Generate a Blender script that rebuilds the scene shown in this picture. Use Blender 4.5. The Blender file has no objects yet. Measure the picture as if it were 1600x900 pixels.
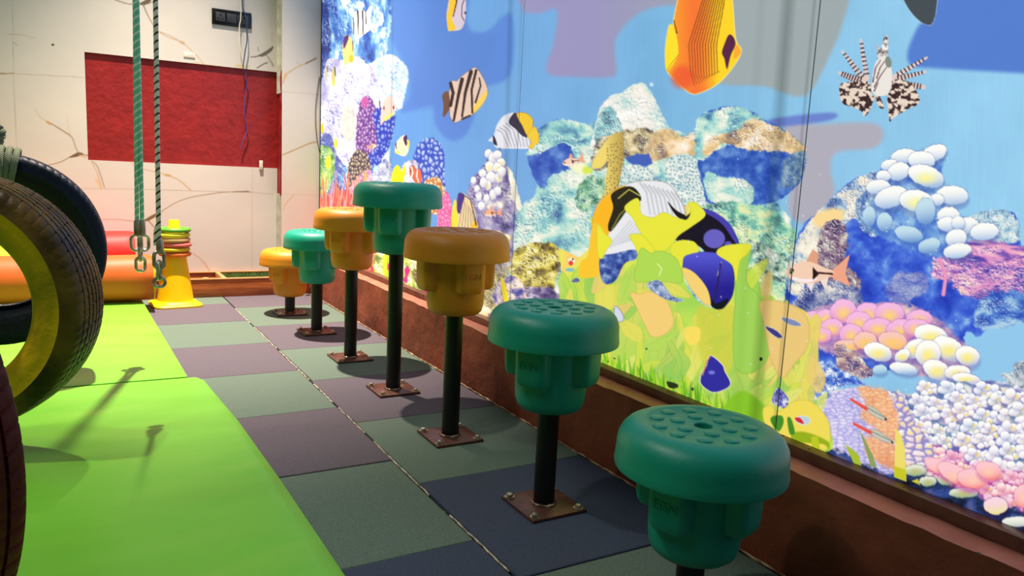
import bpy, bmesh, math, random
import numpy as np
from mathutils import Vector, Matrix

S = bpy.context.scene
COL = S.collection
PI = math.pi

# ---------------------------------------------------------------- camera (measured from the tile joints and the stool posts)
FPX = 1190.0
EYE = 0.79
R = np.array([[0.86717261, 0.03246913, -0.4969481], [-0.49559235, 0.1544237, -0.85471723], [0.04898864, 0.98747105, 0.15000346]])
cd = bpy.data.cameras.new('camera'); cam = bpy.data.objects.new('camera', cd); COL.objects.link(cam)
cd.sensor_width = 36; cd.lens = 36*FPX/1600; cd.clip_start = .02
M = Matrix([list(R[i])+[0] for i in range(3)]+[[0, 0, 0, 1]]); M.translation = Vector((0, 0, EYE))
cam.matrix_world = M
S.camera = cam

# ---------------------------------------------------------------- light and exposure
S.view_settings.view_transform = 'Standard'; S.view_settings.look = 'None'
S.view_settings.exposure = 0.0; S.view_settings.gamma = 1; S.view_settings.use_curve_mapping = False
w = bpy.data.worlds.new('room_ambient'); S.world = w; w.use_nodes = True
w.node_tree.nodes['Background'].inputs[0].default_value = (.80, .90, 1.0, 1)
w.node_tree.nodes['Background'].inputs[1].default_value = 0.05

def lamp(name, kind, loc, target, energy, color, size=.1, spot=None, blend=.5):
    d = bpy.data.lights.new(name, kind); o = bpy.data.objects.new(name, d); COL.objects.link(o)
    o.location = loc; d.energy = energy; d.color = color
    o.rotation_euler = (Vector(target)-Vector(loc)).to_track_quat('-Z', 'Y').to_euler()
    if kind == 'AREA': d.size = size
    else: d.shadow_soft_size = size
    if kind == 'SPOT': d.spot_size = math.radians(spot); d.spot_blend = blend
    return o
lamp('ceiling_spot_light', 'SPOT', (.50, 3.98, 3.72), (.45, 3.85, 0), 1900, (1.0, .85, .70), .035, 62, 1.0)
lamp('mat_spot_light', 'SPOT', (-1.0, 2.2, 3.6), (-.15, 1.25, 0), 235, (1.0, .95, .84), .06, 46, 1.0)
lamp('soft_left_fill', 'AREA', (-1.3, .9, 3.0), (.6, 1.6, 0), 15, (.86, .95, 1.0), .9)  # unseen fill light added at the left for the near stools
lamp('wall_wash_fill', 'AREA', (-.9, 2.9, 3.3), (.2, 4.9, 1.4), 13, (.93, .97, 1.0), .8)  # unseen area light brightening the back wall, no fixture there

# ---------------------------------------------------------------- helpers
def lin(c):
    c = np.asarray(c, float)/255.0
    return np.where(c <= .04045, c/12.92, ((c+.055)/1.055)**2.4)

def L4(c): return tuple(lin(c))+(1.0,)

def proj(X, Y, Z):
    """where a point of the room falls on the 1600 x 900 measurement frame"""
    P = np.stack([np.asarray(X, float)+0*np.asarray(Y, float)+0*np.asarray(Z, float), np.asarray(Y, float)+0*np.asarray(Z, float)+0*np.asarray(X, float), np.asarray(Z, float)-EYE+0*np.asarray(Y, float)+0*np.asarray(X, float)])
    c = np.tensordot(R.T, P, 1)
    return 800+FPX*c[0]/-c[2], 450-FPX*c[1]/-c[2]

def ray(x, y): return R @ np.array([x-800, -(y-450), -FPX])
def on_back(x, y, Y):
    r = ray(x, y); t = Y/r[1]; return (r[0]*t, r[2]*t+EYE)

def material(name, color, rough=.5, metal=0., c2=None, scale=8., detail=4., lo=.35, hi=.65, bump=0., bscale=None, spec=.5, coat=0., stretch=None, c3=None):
    m = bpy.data.materials.new(name); m.use_nodes = True; nt = m.node_tree; b = nt.nodes['Principled BSDF']
    b.inputs['Roughness'].default_value = rough; b.inputs['Metallic'].default_value = metal
    b.inputs['Specular IOR Level'].default_value = spec; b.inputs['Coat Weight'].default_value = coat
    b.inputs['Base Color'].default_value = L4(color)
    tc = nt.nodes.new('ShaderNodeTexCoord'); mp = nt.nodes.new('ShaderNodeMapping'); nt.links.new(tc.outputs['Object'], mp.inputs[0])
    if stretch: mp.inputs['Scale'].default_value = stretch
    if c2 is not None:
        n = nt.nodes.new('ShaderNodeTexNoise'); n.inputs['Scale'].default_value = scale; n.inputs['Detail'].default_value = detail
        nt.links.new(mp.outputs[0], n.inputs['Vector'])
        r = nt.nodes.new('ShaderNodeValToRGB'); r.color_ramp.elements[0].position = lo; r.color_ramp.elements[1].position = hi
        r.color_ramp.elements[0].color = L4(color); r.color_ramp.elements[1].color = L4(c2)
        if c3 is not None:
            e = r.color_ramp.elements.new(min(1, hi+.12)); e.color = L4(c3)
        nt.links.new(n.outputs['Fac'], r.inputs[0]); nt.links.new(r.outputs[0], b.inputs['Base Color'])
    if bump:
        n = nt.nodes.new('ShaderNodeTexNoise'); n.inputs['Scale'].default_value = bscale or scale*4; n.inputs['Detail'].default_value = 5
        nt.links.new(mp.outputs[0], n.inputs['Vector'])
        bp = nt.nodes.new('ShaderNodeBump'); bp.inputs['Strength'].default_value = bump; bp.inputs['Distance'].default_value = .01
        nt.links.new(n.outputs['Fac'], bp.inputs['Height']); nt.links.new(bp.outputs[0], b.inputs['Normal'])
    return m

def obj(name, bm, mats, parent=None, smooth=True, loc=None):
    me = bpy.data.meshes.new(name); bmesh.ops.recalc_face_normals(bm, faces=bm.faces[:]); bm.to_mesh(me); bm.free()
    for m in (mats if isinstance(mats, (list, tuple)) else [mats]): me.materials.append(m)
    if smooth:
        me.polygons.foreach_set('use_smooth', [True]*len(me.polygons))
        try: me.set_sharp_from_angle(angle=math.radians(38))
        except Exception: pass
    o = bpy.data.objects.new(name, me); COL.objects.link(o)
    if parent: o.parent = parent
    if loc: o.location = loc
    return o

def tag(o, label=None, cat=None, group=None, kind=None):
    if label: o['label'] = label
    if cat: o['category'] = cat
    if group: o['group'] = group
    if kind: o['kind'] = kind
    return o

def thing(name, label, cat, loc=(0, 0, 0), rz=0, group=None):
    o = bpy.data.objects.new(name, None); COL.objects.link(o); o.empty_display_size = .05
    o.location = loc; o.rotation_euler = (0, 0, rz)
    return tag(o, label, cat, group)

def box(bm, x0, x1, y0, y1, z0, z1, bevel=0., mi=0, seg=2):
    r = bmesh.ops.create_cube(bm, size=1)
    vs = r['verts']
    bmesh.ops.scale(bm, vec=(x1-x0, y1-y0, z1-z0), verts=vs); bmesh.ops.translate(bm, vec=((x0+x1)/2, (y0+y1)/2, (z0+z1)/2), verts=vs)
    fs = list({f for v in vs for f in v.link_faces})
    for f in fs: f.material_index = mi
    if bevel:
        es = list({e for v in vs for e in v.link_edges})
        q = bmesh.ops.bevel(bm, geom=es, offset=bevel, segments=seg, affect='EDGES', profile=.5)
        for f in q['faces']: f.material_index = mi

def lathe(bm, prof, n=48, mi=0, cx=0, cy=0, z0=0, close=False):
    rings = []
    for r, z in prof:
        if r < 1e-6: rings.append([bm.verts.new((cx, cy, z0+z))])
        else: rings.append([bm.verts.new((cx+r*math.cos(2*PI*k/n), cy+r*math.sin(2*PI*k/n), z0+z)) for k in range(n)])
    pr = list(zip(rings, rings[1:]))
    if close: pr.append((rings[-1], rings[0]))
    for a, b in pr:
        for k in range(n):
            j = (k+1) % n
            if len(a) == 1 and len(b) == 1: continue
            if len(a) == 1: f = bm.faces.new((a[0], b[k], b[j]))
            elif len(b) == 1: f = bm.faces.new((a[k], a[j], b[0]))
            else: f = bm.faces.new((a[k], a[j], b[j], b[k]))
            f.material_index = mi

def tube(bm, pts, r, n=10, mi=0, closed=False, cap=True, twist=0.):
    P = [Vector(p) for p in pts]; N = len(P); rings = []
    up = Vector((0, 0, 1)); t0 = (P[1]-P[0]).normalized()
    if abs(t0.dot(up)) > .9: up = Vector((1, 0, 0))
    nrm = (up-t0*up.dot(t0)).normalized()
    for i in range(N):
        a = P[i-1] if (i > 0 or closed) else P[i]; b = P[(i+1) % N] if (i < N-1 or closed) else P[i]
        t = (b-a).normalized(); nrm = (nrm-t*nrm.dot(t)).normalized(); bi = t.cross(nrm)
        rr = r(i/(N-1)) if callable(r) else r
        rings.append([bm.verts.new(P[i]+(nrm*math.cos(2*PI*k/n+twist*i)+bi*math.sin(2*PI*k/n+twist*i))*rr) for k in range(n)])
    q = list(zip(rings, rings[1:]))
    if closed: q.append((rings[-1], rings[0]))
    for a, b in q:
        for k in range(n):
            j = (k+1) % n; f = bm.faces.new((a[k], a[j], b[j], b[k])); f.material_index = mi
    if cap and not closed:
        bm.faces.new(rings[0][::-1]).material_index = mi; bm.faces.new(rings[-1]).material_index = mi

def cat_rom(pts, n=8):
    P = [Vector(p) for p in pts]; P = [P[0]]+P+[P[-1]]; out = []
    for i in range(1, len(P)-2):
        for k in range(n):
            t = k/n; p0, p1, p2, p3 = P[i-1:i+3]
            out.append(.5*((2*p1)+(p2-p0)*t+(2*p0-5*p1+4*p2-p3)*t*t+(-p0+3*p1-3*p2+p3)*t**3))
    out.append(P[-2]); return out

def grid_object(name, us, vs, place, color, mats, parent=None, skip=None, extra=None, attrs=None):
    """a finely divided flat sheet whose print is kept as a colour attribute"""
    U, V = np.meshgrid(us, vs); nu, nv = len(us), len(vs)
    co = place(U.ravel(), V.ravel())
    i = np.arange(nu*nv).reshape(nv, nu)
    q = np.stack([i[:-1, :-1], i[:-1, 1:], i[1:, 1:], i[1:, :-1]], -1).reshape(-1, 4)
    if skip is not None:
        cu = (U[:-1, :-1]+U[1:, 1:]).ravel()/2; cv = (V[:-1, :-1]+V[1:, 1:]).ravel()/2
        q = q[~skip(cu, cv)]
    nbase = len(co); mi = np.zeros(len(q), np.int32)
    cols = color(U.ravel(), V.ravel())
    faces = q
    if extra is not None:
        ev, ef, em = extra
        co = np.concatenate([co, np.array(ev, float)]); faces = np.concatenate([q, np.array(ef)+nbase]); mi = np.concatenate([mi, np.array(em, np.int32)])
        cols = np.concatenate([cols, np.full((len(ev), 3), 60.)])
    me = bpy.data.meshes.new(name); me.vertices.add(len(co)); me.vertices.foreach_set('co', co.astype(np.float32).ravel())
    me.loops.add(faces.size); me.loops.foreach_set('vertex_index', faces.astype(np.int32).ravel())
    me.polygons.add(len(faces)); me.polygons.foreach_set('loop_start', np.arange(0, faces.size, 4, dtype=np.int32)); me.polygons.foreach_set('material_index', mi)
    me.update(calc_edges=True)
    a = me.color_attributes.new('print', 'FLOAT_COLOR', 'POINT')
    c4 = np.ones((len(co), 4), np.float32); c4[:, :3] = lin(cols); a.data.foreach_set('color', c4.ravel())
    for nm, fn in (attrs or {}).items():
        at = me.attributes.new(nm, 'FLOAT', 'POINT'); v = np.ones(len(co), np.float32); v[:nbase] = fn(U.ravel(), V.ravel()); at.data.foreach_set('value', v)
    for m in mats: me.materials.append(m)
    o = bpy.data.objects.new(name, me); COL.objects.link(o)
    if parent: o.parent = parent
    return o

def quads_box(x0, x1, y0, y1, z0, z1, mi=1, faces='bsetw'):
    v = [(x, y, z) for x in (x0, x1) for y in (y0, y1) for z in (z0, z1)]
    f = [(0, 2, 3, 1), (4, 5, 7, 6), (0, 1, 5, 4), (2, 6, 7, 3), (0, 4, 6, 2), (1, 3, 7, 5)]
    return v, f, [mi]*6
# ---------------------------------------------------------------- mural print (numpy painter)
def smooth_pts(pts, n=5):
    P = np.array(pts, float); N = len(P); out = []
    for i in range(N):
        p0, p1, p2, p3 = P[i-1], P[i], P[(i+1) % N], P[(i+2) % N]
        for k in range(n):
            t = k/n
            out.append(0.5*((2*p1)+(-p0+p2)*t+(2*p0-5*p1+4*p2-p3)*t*t+(-p0+3*p1-3*p2+p3)*t**3))
    return np.array(out)

def hash2(ix, iy, s):
    h = (ix.astype(np.int64)*374761393 + iy.astype(np.int64)*668265263 + s*974634777) & 0xffffffff
    h = ((h ^ (h >> 13))*1274126177) & 0xffffffff
    return ((h ^ (h >> 16)) & 0xffff)/65535.0

def vnoise(x, y, s=0):
    ix = np.floor(x); iy = np.floor(y); fx = x-ix; fy = y-iy
    ix = ix.astype(np.int64); iy = iy.astype(np.int64)
    u = fx*fx*(3-2*fx); v = fy*fy*(3-2*fy)
    a = hash2(ix, iy, s); b = hash2(ix+1, iy, s); c = hash2(ix, iy+1, s); d = hash2(ix+1, iy+1, s)
    return (a*(1-u)+b*u)*(1-v)+(c*(1-u)+d*u)*v

def fbm(x, y, s=0, o=4):
    r = 0; a = .5; t = 0
    for k in range(o):
        r = r+a*vnoise(x, y, s+k*17); t += a; a *= .55; x = x*2.03+7.1; y = y*2.03+3.7
    return r/t

def worley(x, y, s=0, jit=.8):
    ix = np.floor(x).astype(np.int64); iy = np.floor(y).astype(np.int64)
    f1 = np.full(x.shape, 9.); f2 = np.full(x.shape, 9.); dx1 = np.zeros(x.shape); dy1 = np.zeros(x.shape); hid = np.zeros(x.shape)
    for di in (-1, 0, 1):
        for dj in (-1, 0, 1):
            cx = ix+di; cy = iy+dj
            px = cx+.5+(hash2(cx, cy, s)-.5)*jit; py = cy+.5+(hash2(cx, cy, s+5)-.5)*jit
            dx = x-px; dy = y-py; d = np.sqrt(dx*dx+dy*dy)
            nr = d < f1
            f2 = np.where(nr, f1, np.minimum(f2, d))
            dx1 = np.where(nr, dx, dx1); dy1 = np.where(nr, dy, dy1); hid = np.where(nr, hash2(cx, cy, s+9), hid)
            f1 = np.where(nr, d, f1)
    return f1, f2, dx1, dy1, hid

def ramp(t, stops):
    ts = [q[0] for q in stops]; cs = np.array([q[1] for q in stops], float)
    return np.stack([np.interp(t, ts, cs[:, k]) for k in range(3)], 1)

class Print:
    """A flat print: x, y are the places of its dots (image-plane measurements of the wall), c their sRGB colour 0-255."""
    def __init__(s, x, y):
        s.x = x.ravel(); s.y = y.ravel(); s.c = np.zeros((s.x.size, 3))
    def sel(s, P, pad=0):
        x0, y0 = P.min(0)-pad; x1, y1 = P.max(0)+pad
        return np.nonzero((s.x >= x0) & (s.x <= x1) & (s.y >= y0) & (s.y <= y1))[0]
    def cover(s, P, soft, rough=0, rs=6, seed=0):
        idx = s.sel(P, soft+rough+1)
        if idx.size == 0: return idx, np.zeros(0)
        x = s.x[idx].copy(); y = s.y[idx].copy()
        if rough:
            n1 = fbm(x/rs, y/rs, seed+1, 3)-.5; n2 = fbm(x/rs, y/rs, seed+55, 3)-.5
            x += n1*2*rough; y += n2*2*rough
        ins = np.zeros(x.size, bool); d = np.full(x.size, 1e9)
        Q = np.roll(P, -1, 0)
        for (ax, ay), (bx, by) in zip(P, Q):
            c = (ay > y) != (by > y)
            if by != ay:
                ins ^= c & (x < (bx-ax)*(y-ay)/(by-ay)+ax)
            if soft > 0:
                L = (bx-ax)**2+(by-ay)**2+1e-9
                t = np.clip(((x-ax)*(bx-ax)+(y-ay)*(by-ay))/L, 0, 1)
                d = np.minimum(d, (x-ax-t*(bx-ax))**2+(y-ay-t*(by-ay))**2)
        if soft > 0:
            sd = np.sqrt(d)*np.where(ins, 1, -1)
            a = np.clip(sd/(2*soft)+.5, 0, 1); a = a*a*(3-2*a)
        else: a = ins.astype(float)
        return idx, a
    def put(s, idx, a, col):
        k = a > 0; idx = idx[k]; a = a[k][:, None]
        if callable(col): col = col(s.x[idx], s.y[idx])
        s.c[idx] = s.c[idx]*(1-a)+np.asarray(col, float)*a
    def poly(s, pts, col, soft=.7, sm=True, rough=0, rs=6, op=1., edge=None, seed=0):
        P = smooth_pts(pts) if sm else np.array(pts, float)
        if edge is not None:
            idx, a = s.cover(P, soft+edge[1], rough, rs, seed)
            a = np.clip(a*2.2, 0, 1); s.put(idx, a*edge[2] if len(edge) > 2 else a, edge[0])
        idx, a = s.cover(P, soft, rough, rs, seed)
        s.put(idx, a*op, col)
    def ell(s, cx, cy, rx, ry, col, rot=0, soft=.7, op=1., rough=0, rs=6):
        t = np.arange(20)/20*2*np.pi; r = math.radians(rot)
        X = rx*np.cos(t); Y = ry*np.sin(t)
        P = np.stack([cx+X*math.cos(r)-Y*math.sin(r), cy+X*math.sin(r)+Y*math.cos(r)], 1)
        idx, a = s.cover(P, soft, rough, rs)
        s.put(idx, a*op, col)
    def line(s, pts, w, col, soft=.5, op=1.):
        P = np.array(pts, float)
        w = np.linspace(w[0], w[1], len(P)) if isinstance(w, tuple) else np.full(len(P), w)
        wm = w.max()
        idx = s.sel(P, wm+soft+1)
        if idx.size == 0: return
        x = s.x[idx]; y = s.y[idx]; a = np.zeros(x.size)
        for i in range(len(P)-1):
            (ax, ay), (bx, by) = P[i], P[i+1]
            L = (bx-ax)**2+(by-ay)**2+1e-9
            t = np.clip(((x-ax)*(bx-ax)+(y-ay)*(by-ay))/L, 0, 1)
            d = np.sqrt((x-ax-t*(bx-ax))**2+(y-ay-t*(by-ay))**2)
            hw = (w[i]*(1-t)+w[i+1]*t)/2
            a = np.maximum(a, np.clip((hw-d)/(2*soft)+.5, 0, 1))
        s.put(idx, a*op, col)

def tex(stops, sx, sy, seed=0, con=1.7, o=5, warp=0):
    def f(x, y):
        if warp:
            x = x+(fbm(x/sx/1.5, y/sy/1.5, seed+31, 2)-.5)*warp; y = y+(fbm(x/sx/1.5, y/sy/1.5, seed+77, 2)-.5)*warp
        n = (fbm(x/sx, y/sy, seed, o)-.5)*con+.5
        return ramp(np.clip(n, 0, 1), stops)
    return f

def rocky(stops, sx, sy, seed=0, con=1.7, pit=(60, 90, 140), pa=.5, ps=.35, hi=(250, 252, 250), ha=.6, rel=1.):
    """crusty coral rock as a photographed relief: broad colour patches, pocked and ridged at small scale"""
    base = tex(stops, sx*1.25, sy*1.25, seed, con*.85, o=3, warp=sx)
    def f(x, y):
        c = base(x, y)
        u = max(2.4, sx*ps); v = max(2.4, sy*ps)
        wx = x+(fbm(x/9, y/9, seed+5, 2)-.5)*9; wy = y+(fbm(x/9, y/9, seed+6, 2)-.5)*9
        H = lambda X, Y: 1-abs(fbm(X/u, Y/v, seed+200, 4)*2-1)+.35*vnoise(X/(u*.45), Y/(v*.45), seed+9)
        e = (H(wx, wy)-H(wx+1.1, wy-1.7))*rel
        amp = np.clip(fbm(x/(sx*1.8), y/(sy*1.8), seed+300, 2)*2.4-.55, .25, 1.15)
        e = e*amp
        h = np.clip(e*3.0, 0, 1)[:, None]*ha; p = np.clip(-e*3.2-.08, 0, 1)[:, None]*pa
        c = c*(1-p)+np.array(pit)*p
        return c*(1-h)+np.array(hi)*h
    return f

def knobs(sx, sy, top, low, gap, seed=0, size=.45, warm=None, wa=.5):
    """rounded coral knobs printed in a packed field"""
    def f(x, y):
        wx = x+(fbm(x/sx, y/sy, seed+3, 2)-.5)*sx*.7; wy = y+(fbm(x/sx, y/sy, seed+4, 2)-.5)*sy*.7
        f1, f2, dx, dy, h = worley(wx/sx, wy/sy, seed)
        e = np.clip((f2-f1)*1.9, 0, 1)*np.clip((size+.35-f1)*3, 0, 1); e = e*e*(3-2*e)
        t = np.clip(.5+dy*.9+dx*.25, 0, 1)
        c = np.array(top)[None]*(1-t[:, None])+np.array(low)[None]*t[:, None]
        if warm is not None:
            q = (np.clip(1-f1*2.4, 0, 1)*(h > .45)*wa)[:, None]; c = c*(1-q)+np.array(warm)*q
        e = e[:, None]
        return c*e+np.array(gap)*(1-e)
    return f

def blend(f, g, m):
    def h(x, y):
        a = np.clip(m(x, y), 0, 1)[:, None]
        F = f(x, y) if callable(f) else np.array(f, float)[None]; G = g(x, y) if callable(g) else np.array(g, float)[None]
        return F*(1-a)+G*a
    return h

def bob(p, x, y, rx, ry, rot=0, top=(252, 250, 244), low=(150, 182, 224), warm=None, edge=(70, 90, 160), rough=1.3, line=.5):
    rx *= 1.13; ry *= 1.16
    p.ell(x+1, y+ry*.45, rx*1.05, ry*1.1, edge, rot, 3.5, .35)
    p.ell(x, y-.5, rx+.5, ry+.5, edge, rot, .6, line, rough, 4)
    def f(X, Y):
        t = np.clip(.42+((Y-y)/ry)*.62+((X-x)/rx)*.08, 0, 1)[:, None]**1.7
        c = np.array(top)*(1-t)+np.array(low)*t
        if warm is not None:
            d = np.clip(1-np.sqrt(((X-x)/rx)**2+((Y-y-ry*.2)/ry)**2)*1.25, 0, 1)[:, None]
            c = c*(1-d)+np.array(warm)*d
        return c
    p.ell(x, y, rx, ry, f, rot, .9, 1., rough, 4)

def cluster(p, x, y, s_, rng, top, low, warm, edge):
    """one cauliflower head: a rough lump of little bumps"""
    p.ell(x+1, y+2, s_*1.25, s_*.95, edge, 0, 2.5, .65, 3, 6)
    for j in range(9):
        a = j*2.4; r = s_*.16*math.sqrt(j)*1.9
        bx = x+r*math.cos(a)*1.25; by = y+r*math.sin(a)*.8
        bob(p, bx, by, s_*rng.uniform(.3, .42), s_*rng.uniform(.26, .36), rng.uniform(-30, 30), top, low, warm if (warm is not None and j < 4) else None, edge, 1.3, .3)

def small_fish(p, x, y, L, d=1, a=0, body=(245, 205, 180)):
    """little rasbora like fish: x,y head tip, L length, d=+1 when the tail is to the right"""
    r = math.radians(a)
    def T(q): return [(x+d*(u*L*math.cos(r)-v*L*math.sin(r)), y+u*L*math.sin(r)+v*L*math.cos(r)) for u, v in q]
    p.poly(T([(.68, .0), (.99, -.28), (.92, 0), (1., .22), (.68, .06)]), (240, 165, 135), sm=False)
    p.poly(T([(.3, -.14), (.42, -.36), (.5, -.3), (.5, -.1)]), (225, 160, 130), sm=False)
    p.poly(T([(.3, .12), (.4, .3), (.45, .14)]), (240, 225, 225), sm=False)
    p.poly(T([(.52, .1), (.62, .27), (.66, .08)]), (245, 220, 210), sm=False)
    p.poly(T([(0, 0), (.12, -.12), (.35, -.17), (.6, -.08), (.75, .0), (.6, .1), (.35, .17), (.12, .12)]), body)
    p.poly(T([(.08, .06), (.3, .1), (.5, .08), (.35, .15), (.15, .12)]), (250, 235, 235))
    p.poly(T([(.42, -.09), (.52, .02), (.44, .1), (.42, .1)]), (35, 20, 25), sm=False)
    p.line(T([(.48, 0), (.72, .02)]), .03*L, (60, 30, 30))
    p.ell(*T([(.1, -.03)])[0], L*.035, L*.035, (40, 30, 30))

def reef_print(x, y):
    p = Print(x, y); N = p.x.size
    L = lambda a, b, t: np.array(a)*(1-t)+np.array(b)*t
    # ---- open water
    t = np.clip((p.x-600)/1000, 0, 1)
    p.c[:] = ramp(t, [(0, (94, 152, 224)), (.2, (112, 166, 222)), (.4, (120, 176, 220)), (.68, (142, 196, 232)), (1, (150, 204, 238))])
    p.c += ((fbm(p.x/60, p.y/90, 3, 3)-.5)*14)[:, None]
    p.c += ((fbm(p.x/2.2, p.y/40, 8, 2)-.5)*5)[:, None]
    # large softly tinted patches of the print
    p.poly([(560, -60), (640, 120), (626, 172), (650, 172), (676, 163), (679, 192), (700, 218), (724, 214), (741, 182), (745, 142), (797, 117), (801, 28), (785, 26), (768, 44), (748, 51), (730, 36), (722, -60)], (88, 134, 214), 5)
    p.poly([(668, -60), (664, 60), (640, 150), (690, 170), (740, 140), (775, 60), (742, 52), (724, 30), (716, -60)], (84, 128, 208), 9, op=.6)
    grey = blend((152, 146, 190), (158, 168, 172), lambda X, Y: (X-930)/200)
    p.poly([(813, -80), (815, 10), (824, 19), (843, 21), (866, 14), (871, 28), (864, 70), (855, 114), (900, 120), (950, 121), (963, 112), (961, 66), (980, 36), (1013, 14), (1060, 12), (1075, 60), (1085, 120), (1130, 132), (1190, 134), (1272, 136), (1298, -80)], grey, 5)
    p.poly([(1468, -120), (1455, 10), (1433, 44), (1418, 82), (1424, 102), (1450, 106), (1700, 120), (1900, 130), (1900, -120)], (86, 126, 208), 5)
    p.poly([(1226, 196), (1280, 194), (1360, 192), (1380, 208), (1366, 231), (1308, 238), (1298, 265), (1304, 300), (1285, 335), (1262, 350), (1232, 330), (1238, 250)], (176, 172, 186), 6)
    p.poly([(1205, 186), (1298, 176), (1296, 188), (1205, 199)], (108, 130, 206), 4)
    p.ell(1018, 132, 3, 3, (205, 225, 240), soft=1.5)
    # ---- reef at the far left
    p.poly([(480, -120), (480, 480), (600, 480), (618, 420), (616, 300), (611, 240), (618, 160), (606, 80), (611, 30), (602, -120)],
           rocky([(0, (30, 60, 150)), (.35, (56, 104, 196)), (.6, (96, 158, 222)), (.85, (180, 220, 238)), (1, (235, 245, 248))], 9, 22, 5, 1.9, (24, 40, 120), .6), 1.2, rough=3)
    p.poly([(497, -20), (512, 10), (517, 60), (512, 110), (503, 160), (490, 160), (488, -20)], rocky([(0, (18, 28, 90)), (.6, (36, 60, 150)), (1, (120, 150, 200))], 5, 12, 8), 2, rough=3)
    p.poly([(500, 150), (506, 110), (516, 90), (540, 96), (560, 88), (574, 100), (590, 92), (612, 86), (630, 98), (637, 116), (633, 140), (628, 168), (612, 175), (600, 200), (606, 240), (590, 250), (570, 225), (545, 262), (520, 240), (500, 255)],
           rocky([(0, (160, 160, 214)), (.3, (200, 198, 230)), (.55, (230, 224, 236)), (.8, (250, 246, 236)), (1, (255, 252, 246))], 9, 14, 21, 1.8, (104, 110, 190), .7, .45), 1, rough=2.5, rs=5)
    p.poly([(588, 98), (608, 86), (630, 98), (638, 118), (632, 150), (626, 170), (606, 172), (596, 150)], rocky([(0, (160, 196, 230)), (.5, (214, 230, 240)), (1, (250, 252, 250))], 9, 12, 7, 1.8, (110, 130, 200), .7, .5), 1.2, rough=2)
    for q in [(592, 30, 8, 12), (600, 52, 7, 10), (598, 78, 6, 12), (585, 44, 5, 8), (560, 8, 10, 6)]:
        p.ell(*q, tex([(0, (120, 170, 225)), (.5, (200, 226, 240)), (1, (255, 255, 250))], 4, 6, 4, 2.2), soft=1, rough=2, rs=4)
    p.ell(545, 192, 12, 30, tex([(0, (200, 176, 196)), (.5, (244, 222, 206)), (1, (255, 240, 220))], 3, 5, 9, 2), soft=1.5, rough=3, rs=5)
    p.poly([(560, 170), (575, 150), (590, 175), (592, 210), (585, 245), (565, 250), (556, 225)], knobs(4.5, 7, (238, 220, 240), (150, 96, 180), (98, 60, 140), 12, .3), 1.5, rough=2)
    p.ell(570, 160, 6, 8, (205, 90, 160), soft=1.5, rough=3, rs=3, op=.8)
    p.poly([(583, 178), (600, 168), (616, 184), (613, 214), (605, 236), (592, 256), (578, 262), (572, 246), (590, 225)], knobs(5.5, 8, (220, 228, 252), (70, 100, 210), (36, 64, 182), 14, .22), 1, rough=2)
    p.poly([(500, 215), (515, 210), (525, 235), (535, 262), (520, 275), (498, 268)], rocky([(0, (40, 50, 140)), (.6, (84, 100, 190)), (1, (200, 210, 236))], 5, 8, 31), 1.5, rough=3)
    p.poly([(545, 255), (556, 236), (572, 240), (580, 262), (575, 290), (545, 292)], knobs(4, 6.5, (240, 230, 190), (150, 130, 110), (66, 52, 74), 16, .3), 1, rough=1.5)
    p.poly([(497, 235), (508, 228), (520, 236), (523, 262), (512, 300), (496, 300)], rocky([(0, (70, 120, 60)), (.5, (130, 190, 96)), (1, (206, 226, 130))], 4, 7, 41, 2), 1, rough=2)
    p.ell(513, 254, 4, 11, (238, 226, 40), soft=1, rough=1.5, rs=4)
    p.poly([(586, 268), (600, 250), (611, 258), (614, 330), (560, 340), (562, 290), (575, 282)], rocky([(0, (90, 96, 170)), (.5, (180, 186, 214)), (1, (246, 246, 240))], 6, 8, 44, 2), 1, rough=2)
    p.poly([(548, 292), (570, 268), (582, 272), (580, 310), (545, 330)], rocky([(0, (170, 70, 170)), (.5, (226, 150, 200)), (1, (250, 220, 220))], 5, 6, 48, 2), 1, rough=2)
    p.poly([(496, 330), (520, 300), (545, 300), (560, 315), (600, 320), (612, 430), (490, 440)], tex([(0, (150, 60, 110)), (.5, (206, 70, 84)), (1, (240, 130, 110))], 5, 16, 17, 2), 1, rough=5)
    rng = random.Random(4)
    for k in range(420):
        bx = rng.uniform(496, 612); by = rng.uniform(318, 440); ln = rng.uniform(22, 62); tx = bx+rng.uniform(-9, 9)+(bx-528)*.12
        ty = max(by-ln, 252+abs(bx-528)*.75)
        if ty > by-6: continue
        cc = rng.choice([(250, 120, 96), (238, 84, 78), (255, 158, 132), (222, 62, 76), (248, 132, 84), (246, 170, 176)])
        p.line([(bx, by), ((bx+tx)/2+rng.uniform(-2, 2), (by+ty)/2), (tx, ty)], (2.8, 1.0), cc, .5)
    # low strip seen between the stool posts
    p.poly([(588, 392), (612, 388), (640, 400), (680, 420), (690, 470), (640, 455), (588, 432)], rocky([(0, (90, 110, 50)), (.3, (160, 190, 70)), (.55, (226, 232, 110)), (.8, (246, 240, 190)), (1, (255, 252, 236))], 6, 9, 61, 2.1, (90, 70, 60), .5), 1.5, rough=2)
    p.poly([(600, 400), (608, 398), (612, 432), (600, 436)], (206, 232, 50), 2, rough=2)
    for q in [(609, 417, 4, 7), (636, 424, 4, 7), (666, 452, 6, 6), (634, 436, 3, 6)]:
        p.ell(*q, (214, 40, 130), soft=1, rough=1.5, rs=3)
    p.poly([(644, 425), (656, 430), (664, 452), (654, 450)], rocky([(0, (70, 60, 40)), (1, (170, 150, 90))], 3, 5, 3), 1, rough=1)
    # ---- blue dotted coral mound
    p.poly([(648, 300), (646, 250), (652, 228), (664, 217), (678, 216), (690, 228), (695, 250), (694, 275), (693, 300)], knobs(7, 9, (232, 232, 250), (120, 150, 226), (44, 82, 190), 24, .26), 1, rough=1.5)
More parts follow.
